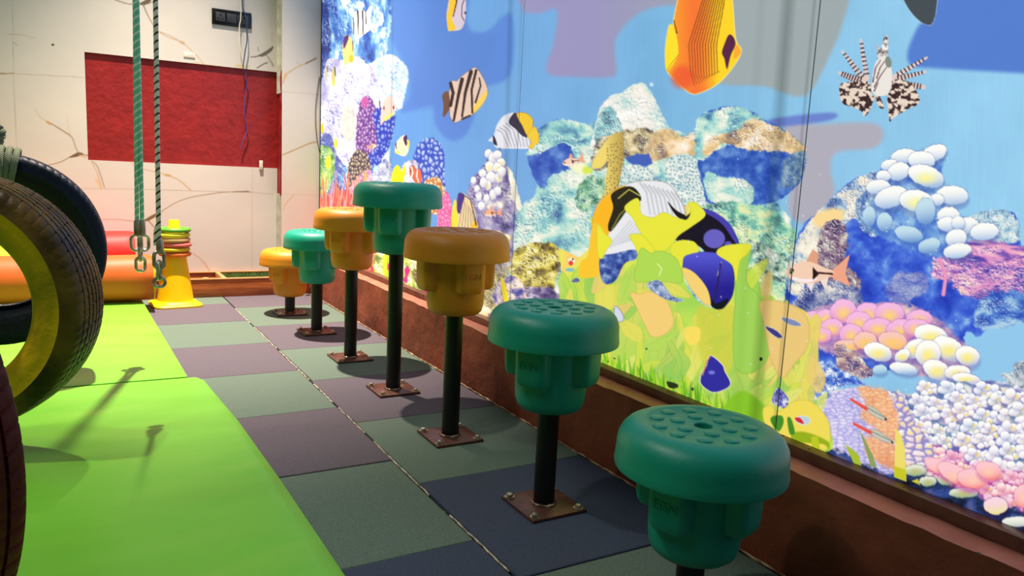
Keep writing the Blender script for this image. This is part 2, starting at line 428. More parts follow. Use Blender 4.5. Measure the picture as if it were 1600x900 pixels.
    p.poly([(662, 300), (668, 280), (690, 282), (695, 330), (662, 330)], knobs(6, 8, (255, 240, 190), (240, 200, 130), (190, 120, 80), 25, .35), 1, rough=2)
    p.poly([(628, 262), (642, 250), (652, 256), (656, 300), (630, 300)], rocky([(0, (150, 140, 190)), (.5, (220, 212, 230)), (1, (255, 250, 246))], 5, 6, 27, 2), 1, rough=2)
    # ---- pink corals behind the tall green stool
    p.poly([(682, 420), (684, 330), (692, 306), (700, 300), (706, 322), (708, 345), (716, 366), (712, 400), (700, 430)], knobs(5, 7, (252, 180, 214), (240, 120, 180), (216, 84, 150), 28, .4), 1.2, rough=2)
    # ---- mound with white knobs
    mound = blend(rocky([(0, (70, 66, 120)), (.35, (124, 110, 170)), (.6, (170, 160, 196)), (.85, (226, 214, 214)), (1, (250, 244, 228))], 13, 15, 33, 1.9, (64, 54, 90), .5),
                  rocky([(0, (84, 70, 50)), (.4, (168, 146, 90)), (.65, (226, 206, 130)), (1, (250, 240, 200))], 12, 10, 35, 1.9), lambda X, Y: (Y-395)/40)
    p.poly([(706, 480), (712, 380), (728, 330), (733, 290), (746, 270), (762, 250), (776, 246), (788, 254), (800, 275), (812, 315), (826, 345), (840, 385), (850, 430), (850, 510), (760, 510)], mound, 1.5, rough=3)
    p.poly([(792, 262), (803, 276), (815, 318), (829, 348), (838, 380), (826, 372), (812, 340), (800, 300)], tex([(0, (214, 206, 190)), (1, (255, 250, 230))], 6, 8, 3, 2), 1.5, rough=2)
    p.poly([(803, 330), (818, 342), (832, 385), (825, 400), (806, 395)], rocky([(0, (36, 60, 140)), (.5, (80, 110, 170)), (1, (210, 220, 210))], 6, 7, 36, 2), 2, rough=3)
    wk = dict(top=(250, 250, 246), low=(208, 204, 214), edge=(110, 100, 180))
    for q in [(763, 240, 5, 6), (771, 247, 7, 8), (777, 242, 6, 6), (783, 254, 6, 6), (765, 261, 6, 8), (777, 262, 6, 7), (754, 271, 5, 6), (767, 277, 7, 8, 0), (780, 277, 6, 7), (784, 268, 6, 7), (762, 290, 5, 7), (770, 304, 5, 7), (778, 298, 5, 6), (755, 285, 5, 7), (748, 307, 4, 7), (760, 310, 4, 6), (752, 322, 5, 6), (745, 295, 4, 5), (740, 282, 4, 5)]:
        bob(p, *q[:4], warm=(255, 236, 150) if q[1] > 250 and q[0] % 3 == 0 else None, **wk)
    for q in [(775, 366, 10, 5), (788, 371, 9, 5), (762, 366, 6, 4), (752, 488, 14, 9)]: bob(p, *q, top=(255, 250, 225), low=(240, 196, 90), edge=(150, 110, 80))
    p.poly([(768, 500), (775, 480), (800, 478), (830, 484), (850, 500)], rocky([(0, (70, 40, 110)), (.5, (150, 90, 160)), (1, (230, 190, 210))], 7, 7, 39, 2), 2, rough=3)
    # ---- large centre rock
    teal = rocky([(0, (66, 110, 160)), (.3, (128, 190, 196)), (.55, (178, 222, 210)), (.8, (232, 238, 220)), (1, (255, 250, 236))], 17, 16, 51, 1.8, (60, 100, 140), .5, .3)
    warmr = rocky([(0, (120, 96, 96)), (.3, (190, 160, 120)), (.55, (236, 200, 140)), (.8, (250, 222, 190)), (1, (255, 244, 226))], 15, 13, 53, 1.8, (110, 84, 90), .5, .3)
    pale = rocky([(0, (150, 200, 206)), (.4, (214, 228, 220)), (.7, (246, 236, 226)), (1, (255, 250, 244))], 20, 16, 55, 1.6, (110, 150, 170), .35, .25)
    bluer = tex([(0, (36, 70, 170)), (.5, (60, 100, 190)), (1, (110, 150, 214))], 12, 12, 57, 1.7)
    p.poly([(790, 520), (800, 400), (812, 330), (836, 300), (846, 250), (900, 200), (960, 190), (1040, 200), (1110, 230), (1170, 290), (1225, 330), (1240, 380), (1250, 470), (1250, 560), (900, 560)], teal, 2, rough=5, rs=9)
    p.poly([(824, 240), (840, 205), (868, 188), (895, 192), (918, 200), (925, 240), (905, 285), (858, 296), (838, 285)], bluer, 1.2, rough=2)
    p.poly([(824, 240), (832, 215), (850, 196), (874, 187), (900, 191), (918, 196), (928, 230), (920, 262), (900, 250), (890, 228), (872, 226), (850, 236), (838, 242)], teal, 1.2, rough=4, rs=5)
    p.poly([(852, 296), (866, 272), (900, 266), (930, 280), (950, 330), (900, 370), (860, 350)], teal, 1.5, rough=4)
    p.poly([(922, 240), (930, 196), (944, 158), (970, 144), (998, 129), (1012, 136), (1026, 160), (1040, 190), (1056, 212), (1050, 240), (1000, 232), (960, 222)], pale, 1.2, rough=2.5)
    p.poly([(934, 190), (948, 166), (962, 176), (972, 205), (960, 228), (935, 232), (928, 215)], rocky([(0, (60, 96, 120)), (.5, (130, 190, 196)), (1, (206, 232, 216))], 8, 8, 58, 2), 2, rough=4)
    p.poly([(925, 250), (935, 218), (970, 206), (1010, 200), (1030, 216), (1035, 240), (985, 244), (950, 262), (930, 268)], rocky([(0, (84, 72, 72)), (.35, (150, 128, 96)), (.65, (206, 184, 130)), (1, (246, 226, 190))], 9, 8, 59, 2), 2, rough=4)
    p.poly([(1010, 250), (1018, 214), (1044, 200), (1066, 214), (1090, 205), (1096, 235), (1080, 244), (1050, 246)], warmr, 2, rough=4)
    p.poly([(978, 246), (1010, 240), (1020, 256), (1000, 264), (985, 256)], (66, 96, 184), 2, rough=3)
    # yellow pitted coral tube
    tube = knobs(5, 6, (96, 70, 40), (120, 90, 50), (238, 214, 110), 63, -.02)
    p.poly([(950, 216), (972, 208), (975, 240), (970, 275), (962, 305), (945, 318), (928, 320), (932, 300), (945, 280), (950, 250), (940, 262), (925, 258)], blend((240, 214, 110), (160, 130, 70), lambda X, Y: (X-945)/40), 1, rough=1)
    f1s = lambda X, Y: np.clip((.3-worley(X/5.2, Y/6, 61)[0])*7, 0, 1)*.6
    idx, a = p.cover(smooth_pts([(948, 228), (972, 224), (974, 250), (968, 285), (955, 312), (935, 316), (934, 300), (948, 280)]), 1)
    if idx.size: p.put(idx, a*f1s(p.x[idx], p.y[idx]), (104, 84, 50))
    p.ell(905, 262, 18, 9, (244, 244, 200), rot=20, soft=3, rough=4); p.ell(918, 266, 8, 6, (214, 230, 80), soft=3, rough=2)
    p.poly([(905, 290), (925, 275), (945, 282), (940, 310), (915, 330), (900, 320)], rocky([(0, (60, 110, 90)), (.5, (130, 190, 150)), (1, (220, 236, 190))], 6, 6, 65, 2), 2, rough=4)
    # white pitted corals
    for P_ in [[(975, 262), (1000, 258), (1020, 268), (1016, 290), (990, 300), (972, 288)], [(1040, 252), (1075, 240), (1095, 262), (1104, 300), (1098, 330), (1060, 335), (1045, 300)], [(1000, 300), (1040, 300), (1048, 330), (1010, 330)]]:
        p.poly(P_, rocky([(0, (150, 196, 206)), (.5, (222, 232, 224)), (1, (252, 250, 240))], 9, 9, 67, 1.6, (90, 130, 160), .5), 1.5, rough=3)
        idx, a = p.cover(smooth_pts(P_), 1.5)
        if idx.size: p.put(idx, a*np.clip((.34-worley(p.x[idx]/6, p.y[idx]/6, 71)[0])*6, 0, 1)*.6, (84, 130, 156))
    # the blue undercut boulder to its right
    p.poly([(1090, 250), (1092, 190), (1112, 172), (1150, 166), (1185, 180), (1230, 206), (1258, 232), (1256, 270), (1240, 296), (1208, 316), (1170, 320), (1110, 320), (1098, 290)], bluer, 1.2, rough=2)
    p.poly([(1090, 250), (1086, 196), (1096, 180), (1120, 172), (1148, 165), (1180, 178), (1196, 190), (1190, 225), (1150, 222), (1120, 236)], teal, 1.2, rough=4, rs=5)
    p.poly([(1096, 240), (1110, 214), (1150, 205), (1172, 186), (1196, 190), (1232, 208), (1260, 234), (1240, 240), (1215, 236), (1190, 236), (1160, 232), (1130, 224), (1110, 240)], warmr, 1.5, rough=4, rs=6)
    p.poly([(1225, 250), (1258, 236), (1256, 268), (1240, 292), (1222, 290)], rocky([(0, (50, 80, 140)), (.5, (120, 150, 150)), (1, (190, 210, 190))], 6, 6, 74, 2), 2, rough=3, op=.7)
    p.poly([(1102, 300), (1104, 268), (1130, 276), (1166, 282), (1178, 300), (1168, 320), (1120, 318)], teal, 1.2, rough=3)
    # slope below it
    p.poly([(1060, 345), (1110, 318), (1170, 318), (1210, 330), (1236, 355), (1246, 372), (1246, 460), (1200, 470), (1150, 420), (1090, 370)],
           rocky([(0, (70, 110, 110)), (.3, (120, 196, 172)), (.55, (186, 226, 180)), (.8, (234, 236, 176)), (1, (252, 248, 220))], 16, 13, 77, 1.8, (60, 96, 100), .55, .3), 2, rough=5)
    p.poly([(1170, 375), (1200, 385), (1225, 400), (1240, 430), (1210, 440), (1180, 410)], rocky([(0, (60, 80, 80)), (.5, (150, 190, 160)), (1, (240, 240, 220))], 6, 6, 79, 2.2), 2, rough=4)
    # yellow-brown coral left foot of the rock
    p.poly([(800, 400), (815, 384), (840, 378), (866, 382), (876, 400), (872, 430), (860, 455), (820, 462), (800, 450)], rocky([(0, (70, 56, 40)), (.35, (160, 140, 60)), (.6, (228, 208, 90)), (1, (250, 240, 160))], 10, 9, 81, 2.1, (60, 46, 40), .6, .3), 1.5, rough=4)
    p.poly([(800, 450), (830, 448), (865, 452), (880, 480), (870, 490), (800, 490)], rocky([(0, (50, 36, 90)), (.5, (110, 90, 140)), (1, (210, 190, 210))], 8, 7, 83, 2.1), 2, rough=4)
    p.poly([(770, 470), (780, 440), (800, 432), (818, 446), (826, 480), (800, 492)], rocky([(0, (60, 60, 150)), (.4, (150, 130, 180)), (.7, (236, 206, 190)), (1, (255, 240, 220))], 6, 7, 85, 2.1), 2, rough=3)
    p.poly([(783, 432), (790, 446), (796, 478), (790, 480), (784, 456)], (244, 220, 50), .8)
    # ---- right reef
    p.poly([(1225, 470), (1236, 400), (1256, 350), (1280, 330), (1310, 300), (1335, 280), (1365, 270), (1400, 262), (1450, 300), (1500, 340), (1545, 335), (1580, 330), (1592, 350), (1597, 385), (1640, 400), (1640, 520), (1560, 560), (1500, 560), (1230, 600), (1215, 560)],
           tex([(0, (34, 56, 176)), (.5, (56, 88, 206)), (.8, (90, 130, 222)), (1, (150, 186, 236))], 26, 24, 91, 1.7, warp=20), 1.5, rough=3)
    p.poly([(1230, 450), (1238, 392), (1262, 350), (1288, 322), (1316, 296), (1345, 276), (1370, 268), (1388, 290), (1360, 330), (1320, 350), (1300, 400), (1270, 420), (1250, 460)], rocky([(0, (70, 96, 160)), (.35, (160, 190, 216)), (.6, (236, 226, 206)), (1, (255, 246, 226))], 13, 12, 93, 1.9, (84, 90, 150), .5), 1.5, rough=4)
    p.poly([(1270, 340), (1300, 325), (1320, 335), (1300, 356), (1278, 356)], (250, 216, 150), 4, rough=4)
    p.poly([(1276, 400), (1284, 356), (1310, 344), (1325, 370), (1322, 410), (1345, 440), (1330, 470), (1290, 470), (1260, 450)], rocky([(0, (70, 50, 90)), (.4, (124, 90, 120)), (.7, (170, 150, 150)), (1, (226, 220, 200))], 12, 11, 95, 1.9, (60, 50, 100), .5), 2, rough=5)
    p.poly([(1335, 330), (1350, 300), (1380, 285), (1400, 300), (1395, 340), (1360, 370)], rocky([(0, (60, 90, 170)), (.5, (120, 160, 200)), (1, (226, 236, 236))], 6, 8, 97, 2.2), 2, rough=4)
    p.poly([(1238, 480), (1256, 450), (1300, 440), (1340, 450), (1345, 480), (1300, 500), (1250, 500)], rocky([(0, (50, 60, 130)), (.4, (110, 120, 170)), (.75, (190, 190, 200)), (1, (240, 230, 220))], 11, 9, 99, 2, (50, 50, 110), .6), 2, rough=4)
    p.poly([(1400, 430), (1440, 425), (1450, 450), (1420, 470), (1430, 490), (1400, 480), (1385, 455)], rocky([(0, (80, 80, 170)), (.5, (140, 140, 196)), (1, (216, 206, 206))], 12, 8, 101, 2), 3, rough=6, op=.7)
    p.poly([(1500, 350), (1530, 332), (1570, 328), (1590, 345), (1594, 375), (1560, 380), (1520, 380)], rocky([(0, (110, 160, 200)), (.5, (190, 216, 224)), (1, (246, 246, 240))], 7, 7, 103, 2), 1.5, rough=3)
    p.poly([(1455, 430), (1468, 392), (1500, 380), (1540, 372), (1570, 380), (1650, 400), (1650, 470), (1600, 465), (1560, 470), (1510, 462), (1480, 440)], rocky([(0, (76, 60, 160)), (.3, (150, 96, 180)), (.55, (226, 144, 196)), (.8, (244, 176, 200)), (1, (250, 206, 190))], 22, 7, 105, 2.0, (56, 60, 160), .6, .4), 2, rough=5)
    p.poly([(1540, 462), (1580, 455), (1650, 470), (1650, 520), (1590, 515), (1550, 520), (1520, 500)], rocky([(0, (36, 70, 180)), (.5, (84, 130, 210)), (1, (170, 206, 230))], 16, 8, 107, 2), 3, rough=5)
    p.line([(1455, 362), (1463, 385), (1472, 415), (1478, 430), (1474, 460)], (3, 6), (236, 150, 190), 1)
    # lower window of clear water
    p.poly([(1508, 520), (1530, 526), (1540, 516), (1560, 514), (1650, 508), (1650, 640), (1590, 612), (1560, 600), (1530, 600), (1510, 570)], (146, 200, 236), 1.2, rough=3)
    # white knob corals on top
    p.poly([(1372, 300), (1380, 262), (1405, 240), (1450, 232), (1476, 235), (1472, 262), (1470, 285), (1462, 300), (1505, 298), (1505, 318), (1478, 326), (1520, 345), (1552, 356), (1555, 372), (1512, 378), (1512, 398), (1480, 402), (1440, 396), (1400, 380), (1360, 352)], tex([(0, (66, 104, 200)), (.5, (104, 150, 218)), (1, (170, 206, 232))], 16, 14, 161, 1.8), 3, rough=4)
    K = dict(edge=(70, 84, 150))
    for q in [(1458, 240, 20, 11, -25), (1412, 244, 18, 10, -10), (1440, 250, 19, 12, 5), (1390, 258, 12, 8, -10), (1404, 268, 16, 12, -20), (1380, 275, 10, 8), (1372, 292, 17, 10, -5), (1447, 275, 26, 14, 20), (1488, 305, 22, 13, 5), (1464, 312, 10, 8), (1392, 308, 24, 14, -20), (1432, 314, 24, 15, 10), (1446, 330, 14, 18), (1420, 366, 20, 11, 15), (1382, 347, 11, 13), (1358, 338, 9, 14), (1482, 337, 16, 12), (1480, 350, 14, 10), (1512, 352, 16, 11), (1497, 348, 9, 9), (1538, 362, 20, 12, -5), (1494, 372, 15, 12, -20), (1496, 392, 20, 10, -10), (1452, 384, 16, 10, -20)]:
        wm = (255, 246, 150) if q in [(1447, 275, 26, 14, 20), (1432, 314, 24, 15, 10)] else None
        deep = q[1] > 328 and q[0] < 1470
        bob(p, *q, top=(252, 250, 246) if not deep else (196, 222, 236), low=(168, 192, 228) if not deep else (110, 150, 206), warm=wm, **(K if not deep else dict(edge=(60, 96, 190))))
    # pink / yellow knobs
    p.poly([(1262, 490), (1300, 476), (1350, 474), (1400, 474), (1450, 488), (1490, 520), (1516, 552), (1512, 590), (1476, 590), (1420, 584), (1370, 560), (1320, 560), (1270, 535)], tex([(0, (120, 96, 170)), (.5, (190, 150, 190)), (1, (236, 206, 196))], 18, 12, 163, 1.8), 3, rough=4)
    for q in [(1270, 500, 16, 12), (1290, 496, 14, 11), (1318, 486, 18, 16), (1356, 490, 17, 15), (1342, 503, 18, 14), (1390, 490, 20, 15), (1436, 498, 18, 12), (1300, 512, 16, 12), (1330, 522, 16, 14), (1372, 512, 22, 13), (1410, 515, 22, 14), (1284, 524, 14, 10), (1432, 512, 18, 12)]:
        bob(p, *q, top=(246, 186, 226), low=(226, 140, 190), warm=(255, 216, 110), edge=(150, 80, 190))
    for q in [(1325, 540, 20, 8), (1352, 532, 16, 12), (1395, 532, 20, 12, 10)]:
        bob(p, *q, top=(250, 200, 190), low=(246, 186, 120), warm=(255, 206, 110), edge=(150, 90, 150))
    p.poly([(1306, 540), (1330, 545), (1350, 565), (1365, 585), (1340, 592), (1310, 575)], rocky([(0, (80, 50, 110)), (.5, (180, 140, 140)), (1, (246, 226, 190))], 9, 6, 111, 2), 2, rough=3)
    for q in [(1372, 550, 20, 12, 20), (1455, 524, 24, 14, 15), (1430, 545, 18, 12, -30), (1482, 545, 24, 15, 30), (1410, 556, 12, 8, -40), (1450, 552, 18, 18), (1512, 556, 17, 13, 20), (1464, 578, 20, 13, 25), (1496, 582, 18, 10), (1510, 592, 20, 8, 10)]:
        bob(p, *q, top=(255, 252, 246), low=(188, 190, 222), warm=(255, 236, 120), edge=(110, 100, 170))
    bob(p, 1412, 576, 20, 8, 12, edge=(80, 80, 150)); bob(p, 1375, 578, 10, 7, 0, top=(200, 226, 236), low=(120, 170, 210))
    # blue coral patch left of the cauliflower reef
    p.poly([(1240, 590), (1250, 560), (1275, 558), (1330, 585), (1350, 600), (1310, 606), (1290, 625), (1250, 630)], rocky([(0, (40, 70, 190)), (.4, (110, 150, 220)), (.7, (206, 216, 240)), (1, (255, 255, 255))], 7, 6, 113, 2.2, (36, 56, 170), .6), 1.5, rough=4)
    # cauliflower corals filling the foreground
    p.poly([(1275, 690), (1272, 640), (1300, 612), (1345, 606), (1380, 612), (1440, 615), (1480, 600), (1540, 595), (1600, 600), (1900, 640), (1900, 1000), (1500, 900), (1330, 800), (1280, 740)], blend(knobs(30, 20, (252, 252, 250), (214, 206, 228), (76, 100, 160), 115, .5, (255, 232, 150), .7), rocky([(0, (140, 140, 200)), (.5, (214, 206, 230)), (1, (255, 250, 240))], 14, 9, 117, 2), lambda X, Y: .35+0*X), 1.5, rough=3)
    rng = random.Random(11)
    for row in range(13):
        for col in range(18):
            bx = 1386+col*31+(row % 2)*15+rng.uniform(-7, 7); by = 606+row*21+rng.uniform(-6, 6)
            if by < 606+max(0, (1450-bx))*.25 or by > 768+(bx-1480)*.42 or bx > 1900: continue
            pk = by > 686+(bx-1400)*.28
            cluster(p, bx, by, rng.uniform(13, 20), rng, (255, 253, 252) if not pk else rng.choice([(252, 214, 230), (255, 236, 230), (248, 200, 222)]),
                    rng.choice([(216, 200, 222), (200, 206, 232), (232, 214, 214)]) if not pk else (238, 150, 160), (255, 224, 110) if rng.random() < .7 else None, rng.choice([(92, 92, 170), (130, 130, 190), (80, 116, 160), (150, 130, 180)]) if not pk else (170, 60, 150))
    # brain corals, lavender and peach
    brain = lambda a, b, c, sd: blend(knobs(11, 5.5, a, b, c, sd, .5), rocky([(0, c), (.5, b), (1, a)], 9, 6, sd, 1.8, c, .6), lambda X, Y: .45+0*X)
    p.poly([(1275, 690), (1278, 650), (1300, 616), (1350, 604), (1395, 618), (1405, 650), (1415, 700), (1400, 740), (1350, 738), (1300, 715)], brain((250, 240, 252), (214, 200, 238), (150, 150, 220), 121), 1.5, rough=3)
    pe = brain((255, 224, 176), (248, 176, 116), (226, 150, 120), 123)
    p.poly([(1340, 606), (1375, 606), (1392, 622), (1408, 660), (1400, 690), (1372, 672), (1345, 650), (1352, 630)], pe, 5, rough=4)
    p.poly([(1355, 680), (1385, 690), (1408, 700), (1415, 722), (1404, 736), (1375, 724), (1352, 705)], blend(pe, (214, 126, 80), lambda X, Y: (Y-700)/60), 4, rough=4)
    p.poly([(1398, 612), (1415, 625), (1430, 660), (1455, 690), (1460, 720), (1430, 735), (1400, 700), (1405, 660)], knobs(14, 10, (255, 252, 246), (236, 200, 206), (150, 140, 200), 125, .5, (255, 226, 120), .8), 3, rough=4)
    # dark foot of the reef
    p.poly([(1270, 690), (1285, 684), (1300, 700), (1330, 712), (1352, 728), (1400, 742), (1418, 738), (1440, 740), (1500, 765), (1560, 790), (1610, 800), (1900, 900), (1900, 1100), (1400, 900), (1250, 760)], tex([(0, (14, 16, 30)), (.5, (34, 50, 90)), (.8, (50, 74, 150)), (1, (90, 90, 130))], 22, 14, 127, 2), 3, rough=5)
    for q in [(1430, 735, 16, 8), (1450, 752, 12, 7), (1480, 748, 14, 9), (1505, 770, 20, 7)]:
        bob(p, *q, top=(226, 230, 214), low=(130, 160, 140), warm=(190, 190, 110), edge=(40, 50, 60))
    bob(p, 1556, 790, 17, 12, top=(250, 214, 226), low=(236, 226, 150), edge=(60, 30, 110))
    for q in [(1470, 730, 24, 10, 25), (1495, 742, 30, 12, 30), (1520, 748, 22, 13, 10), (1545, 735, 18, 12, 20), (1600, 775, 14, 16)]:
        bob(p, *q, top=(252, 200, 206), low=(246, 140, 140), warm=(255, 206, 180), edge=(190, 60, 150))
    bob(p, 1590, 815, 22, 7, top=(240, 240, 230), low=(190, 200, 190), edge=(30, 30, 60))
    p.poly([(1565, 585), (1582, 580), (1590, 565), (1650, 560), (1650, 605), (1588, 606)], rocky([(0, (90, 110, 130)), (.5, (170, 180, 190)), (1, (246, 246, 246))], 9, 7, 129, 2), 1, rough=2)
    # ---- mass of yellow-green leaves
    leafm = tex([(0, (150, 206, 84)), (.35, (176, 218, 88)), (.6, (206, 226, 84)), (.85, (238, 224, 96)), (1, (246, 206, 110))], 60, 70, 131, 2.0, 3, warp=60)
    p.poly([(874, 390), (892, 396), (908, 400), (930, 372), (922, 340), (940, 350), (952, 372), (945, 400), (938, 430), (946, 446), (962, 436), (976, 410), (994, 404), (990, 372), (978, 364), (975, 345), (1000, 330), (976, 322), (1000, 310), (1014, 332), (1040, 340), (1062, 330), (1078, 316), (1090, 318), (1100, 335), (1082, 352), (1060, 362), (1052, 376), (1075, 380), (1092, 386), (1072, 400), (1066, 418), (1072, 445), (1090, 470), (1112, 482), (1130, 478), (1142, 466), (1148, 430), (1144, 408), (1122, 396), (1140, 382), (1170, 382), (1166, 400), (1152, 420), (1176, 420), (1186, 440), (1192, 460), (1206, 462), (1222, 480), (1240, 478), (1262, 490), (1268, 520), (1258, 560), (1240, 580), (1244, 610), (1262, 620), (1280, 640), (1294, 665), (1295, 705), (1200, 690), (1080, 620), (960, 590), (840, 545), (790, 520), (800, 490), (868, 490), (872, 470), (880, 456), (878, 430)], leafm, .9, rough=1)
    lc = [(168, 218, 90), (190, 226, 96), (218, 232, 84), (242, 230, 100), (248, 212, 120), (156, 212, 96), (234, 238, 124)]
    rng = random.Random(23)
    for k in range(46):   # long flowing fronds
        bx = rng.uniform(890, 1270); by = 556+(bx-900)*.40; top_ = max(by-rng.uniform(70, 190), 415+abs(bx-1050)*.16)
        if 1050 < bx < 1150: top_ = max(top_, 500)
        if by-top_ < 40: continue
        w0 = rng.uniform(9, 19); n_ = 7; ph = rng.uniform(0, 6); am = rng.uniform(4, 13); ln = rng.uniform(-.25, .25)
        ctr = [(bx+am*math.sin(ph+i*.9)+ln*(by-top_)*i/n_, by+(top_-by)*i/n_) for i in range(n_+1)]
        wd = [w0*(.55+.6*math.sin(math.pi*min(1, i/n_+.12))) if i < n_ else w0*.5 for i in range(n_+1)]
        Q = [(c[0]-w_*(1+.25*math.sin(i*2+ph)), c[1]) for i, (c, w_) in enumerate(zip(ctr, wd))]+[(ctr[-1][0], ctr[-1][1]-w0*.9)]+[(c[0]+w_*(1+.25*math.cos(i*2.3+ph)), c[1]) for i, (c, w_) in list(enumerate(zip(ctr, wd)))[::-1]]
        cc = rng.choice(lc); c2 = rng.choice([(236, 232, 96), (200, 228, 90), (246, 222, 112)])
        g = blend(cc, c2, lambda X, Y, t0=top_, b0=by: 1-(Y-t0)/(b0-t0)*1.3)
        p.poly(Q, g, .9, edge=(tuple(int(v*.8) for v in cc), .5, .7), op=.7)
        p.line(ctr, (1.4, .7), tuple(int(v*.84) for v in cc), .6, .6)
    for k in range(90):
        bx = rng.uniform(880, 1285); by = rng.uniform(420, 690)
        if by > 560+(bx-900)*.36 or by < 410+abs(bx-1040)*.12+(60 if bx > 1200 else 0) or (1062 < bx < 1152 and 395 < by < 495): continue
        a = rng.uniform(-1.3, 1.3); s_ = rng.uniform(16, 42); w_ = s_*rng.uniform(.25, .5)
        ux, uy = math.sin(a), -math.cos(a); vx, vy = -uy, ux
        bend = rng.uniform(-.25, .25)*s_
        Q = [(bx-ux*s_, by-uy*s_), (bx-ux*s_*.3+vx*w_+vx*bend, by-uy*s_*.3+vy*w_), (bx+ux*s_*.5+vx*w_*.6, by+uy*s_*.5+vy*w_*.6), (bx+ux*s_, by+uy*s_), (bx+ux*s_*.4-vx*w_*.8, by+uy*s_*.4-vy*w_*.8), (bx-ux*s_*.3-vx*w_, by-uy*s_*.3-vy*w_)]
        cc = rng.choice(lc)
        p.poly(Q, cc, .8, edge=(tuple(int(v*.82) for v in cc), .5, .5), op=.6)
        p.line([(bx-ux*s_*.8, by-uy*s_*.8), (bx+ux*s_*.7, by+uy*s_*.7)], .9, tuple(int(v*.85) for v in cc), .5, .6)
    p.poly([(985, 458), (1000, 460), (1015, 456), (1040, 468), (1052, 500), (1042, 520), (1020, 526), (1008, 508), (995, 480)], (244, 204, 120), .8, edge=((190, 170, 80), .6))
    p.poly([(1090, 480), (1120, 482), (1146, 478), (1150, 520), (1140, 580), (1120, 590), (1096, 560), (1088, 520)], (206, 206, 70), 5, op=.8)
    p.poly([(1146, 400), (1172, 384), (1166, 440), (1190, 470), (1205, 540), (1180, 580), (1150, 575), (1146, 520), (1150, 450)], (170, 216, 92), 1.5, edge=((130, 180, 70), .6), op=.8)
    p.poly([(1190, 470), (1240, 478), (1262, 500), (1262, 540), (1240, 570), (1222, 590), (1205, 560), (1195, 510)], (244, 206, 130), 1.5, op=.8, edge=((200, 170, 90), .6))
    # bright grass fringe at the foot
    for k in range(260):
        bx = rng.uniform(880, 1290); by = 552+(bx-900)*.405+rng.uniform(-6, 8); h_ = rng.uniform(8, 34)
        cc = rng.choice([(110, 184, 40), (140, 204, 40), (176, 216, 50), (90, 160, 40), (196, 220, 70)])
        p.line([(bx, by), (bx+rng.uniform(-6, 6), by-h_)], (4.5, 1), cc, .8)
    p.poly([(1130, 640), (1160, 610), (1200, 640), (1196, 660), (1205, 690), (1150, 665)], (136, 196, 44), 3)
    for q in [(950, 565, 1.5, 1), (1010, 545, 1.5, 1.5), (960, 560, 2, 1), (1082, 608, 2, 2.5)]: p.ell(*q, (30, 40, 30))
    p.poly([(1042, 596), (1058, 600), (1058, 606), (1046, 606)], (40, 50, 30), 1)
    # ---- big striped butterflyfish behind the leaves
    p.poly([(928, 372), (926, 342), (935, 318), (955, 300), (985, 286), (1020, 282), (1045, 288), (1058, 305), (1070, 330), (1060, 345), (1030, 350), (1012, 385), (990, 396), (945, 404), (922, 398)], (232, 232, 236), .8, edge=((80, 70, 40), .4))
    for k in range(9):
        p.line([(1000+k*7, 286+k*2), (1010+k*7, 300+k*2), (1016+k*7, 335)], (3, 2), (176, 176, 186), 1, .7)
    for k in range(8):
        p.line([(948+k*6, 388-k*2), (985+k*4, 345+k*3)], 2, (190, 190, 204), 1, .7)
    p.poly([(926, 372), (926, 342), (936, 318), (955, 300), (978, 290), (965, 310), (955, 340), (952, 362), (944, 385)], (250, 182, 34), .8)
    p.poly([(955, 304), (975, 292), (992, 294), (1002, 312), (985, 322), (968, 345), (954, 362), (950, 352), (958, 325)], (38, 34, 24), 1)
    p.line([(966, 310), (983, 296), (1000, 306)], 1.6, (200, 196, 90), .6); p.line([(956, 358), (968, 336), (986, 318)], 2, (130, 130, 50), .6)
    p.poly([(918, 400), (926, 352), (940, 354), (946, 372), (940, 400), (935, 430), (905, 432), (908, 408)], (248, 196, 50), .8)
    p.poly([(1043, 315), (1056, 328), (1070, 336), (1072, 340), (1064, 342), (1054, 334)], (24, 20, 22), .8)
    p.poly([(938, 402), (960, 396), (992, 390), (994, 404), (976, 412), (962, 438), (946, 444), (938, 430)], tex([(0, (30, 50, 130)), (.5, (60, 90, 170)), (1, (150, 170, 210))], 8, 8, 141, 2), .8)
    # ---- blue tang behind the leaves
    p.poly([(1052, 372), (1068, 342), (1094, 325), (1118, 334), (1140, 352), (1155, 382), (1140, 396), (1120, 400), (1108, 400), (1094, 386), (1075, 378)], (22, 16, 36), .8)
    p.poly([(1094, 325), (1118, 332), (1142, 352), (1154, 380), (1148, 378), (1130, 352), (1108, 336), (1092, 332)], (72, 62, 172), .8)
    p.ell(1116, 373, 17, 15, (104, 96, 192), soft=1.2); p.ell(1138, 382, 6, 5, (96, 86, 186), soft=1)
    p.poly([(1066, 412), (1072, 398), (1095, 394), (1122, 396), (1140, 408), (1147, 430), (1144, 462), (1128, 482), (1112, 478), (1108, 458), (1088, 428), (1068, 420)], blend((84, 84, 206), (38, 28, 140), lambda X, Y: (Y-400)/50), .8, edge=((40, 30, 60), .6))
    p.poly([(1108, 460), (1118, 474), (1138, 466), (1130, 482), (1114, 480)], (14, 12, 30), 1.2)
    p.line([(1127, 410), (1121, 430)], 1.5, (200, 200, 190)); p.line([(1126, 412), (1120, 450), (1116, 470)], 2.5, (40, 26, 90), .8)
    p.poly([(1066, 420), (1084, 426), (1104, 450), (1110, 476), (1098, 472), (1078, 448)], (246, 208, 116), .8, edge=((190, 160, 70), .5))
    # leaf tips in front of the two fish
    yl = (232, 228, 62)
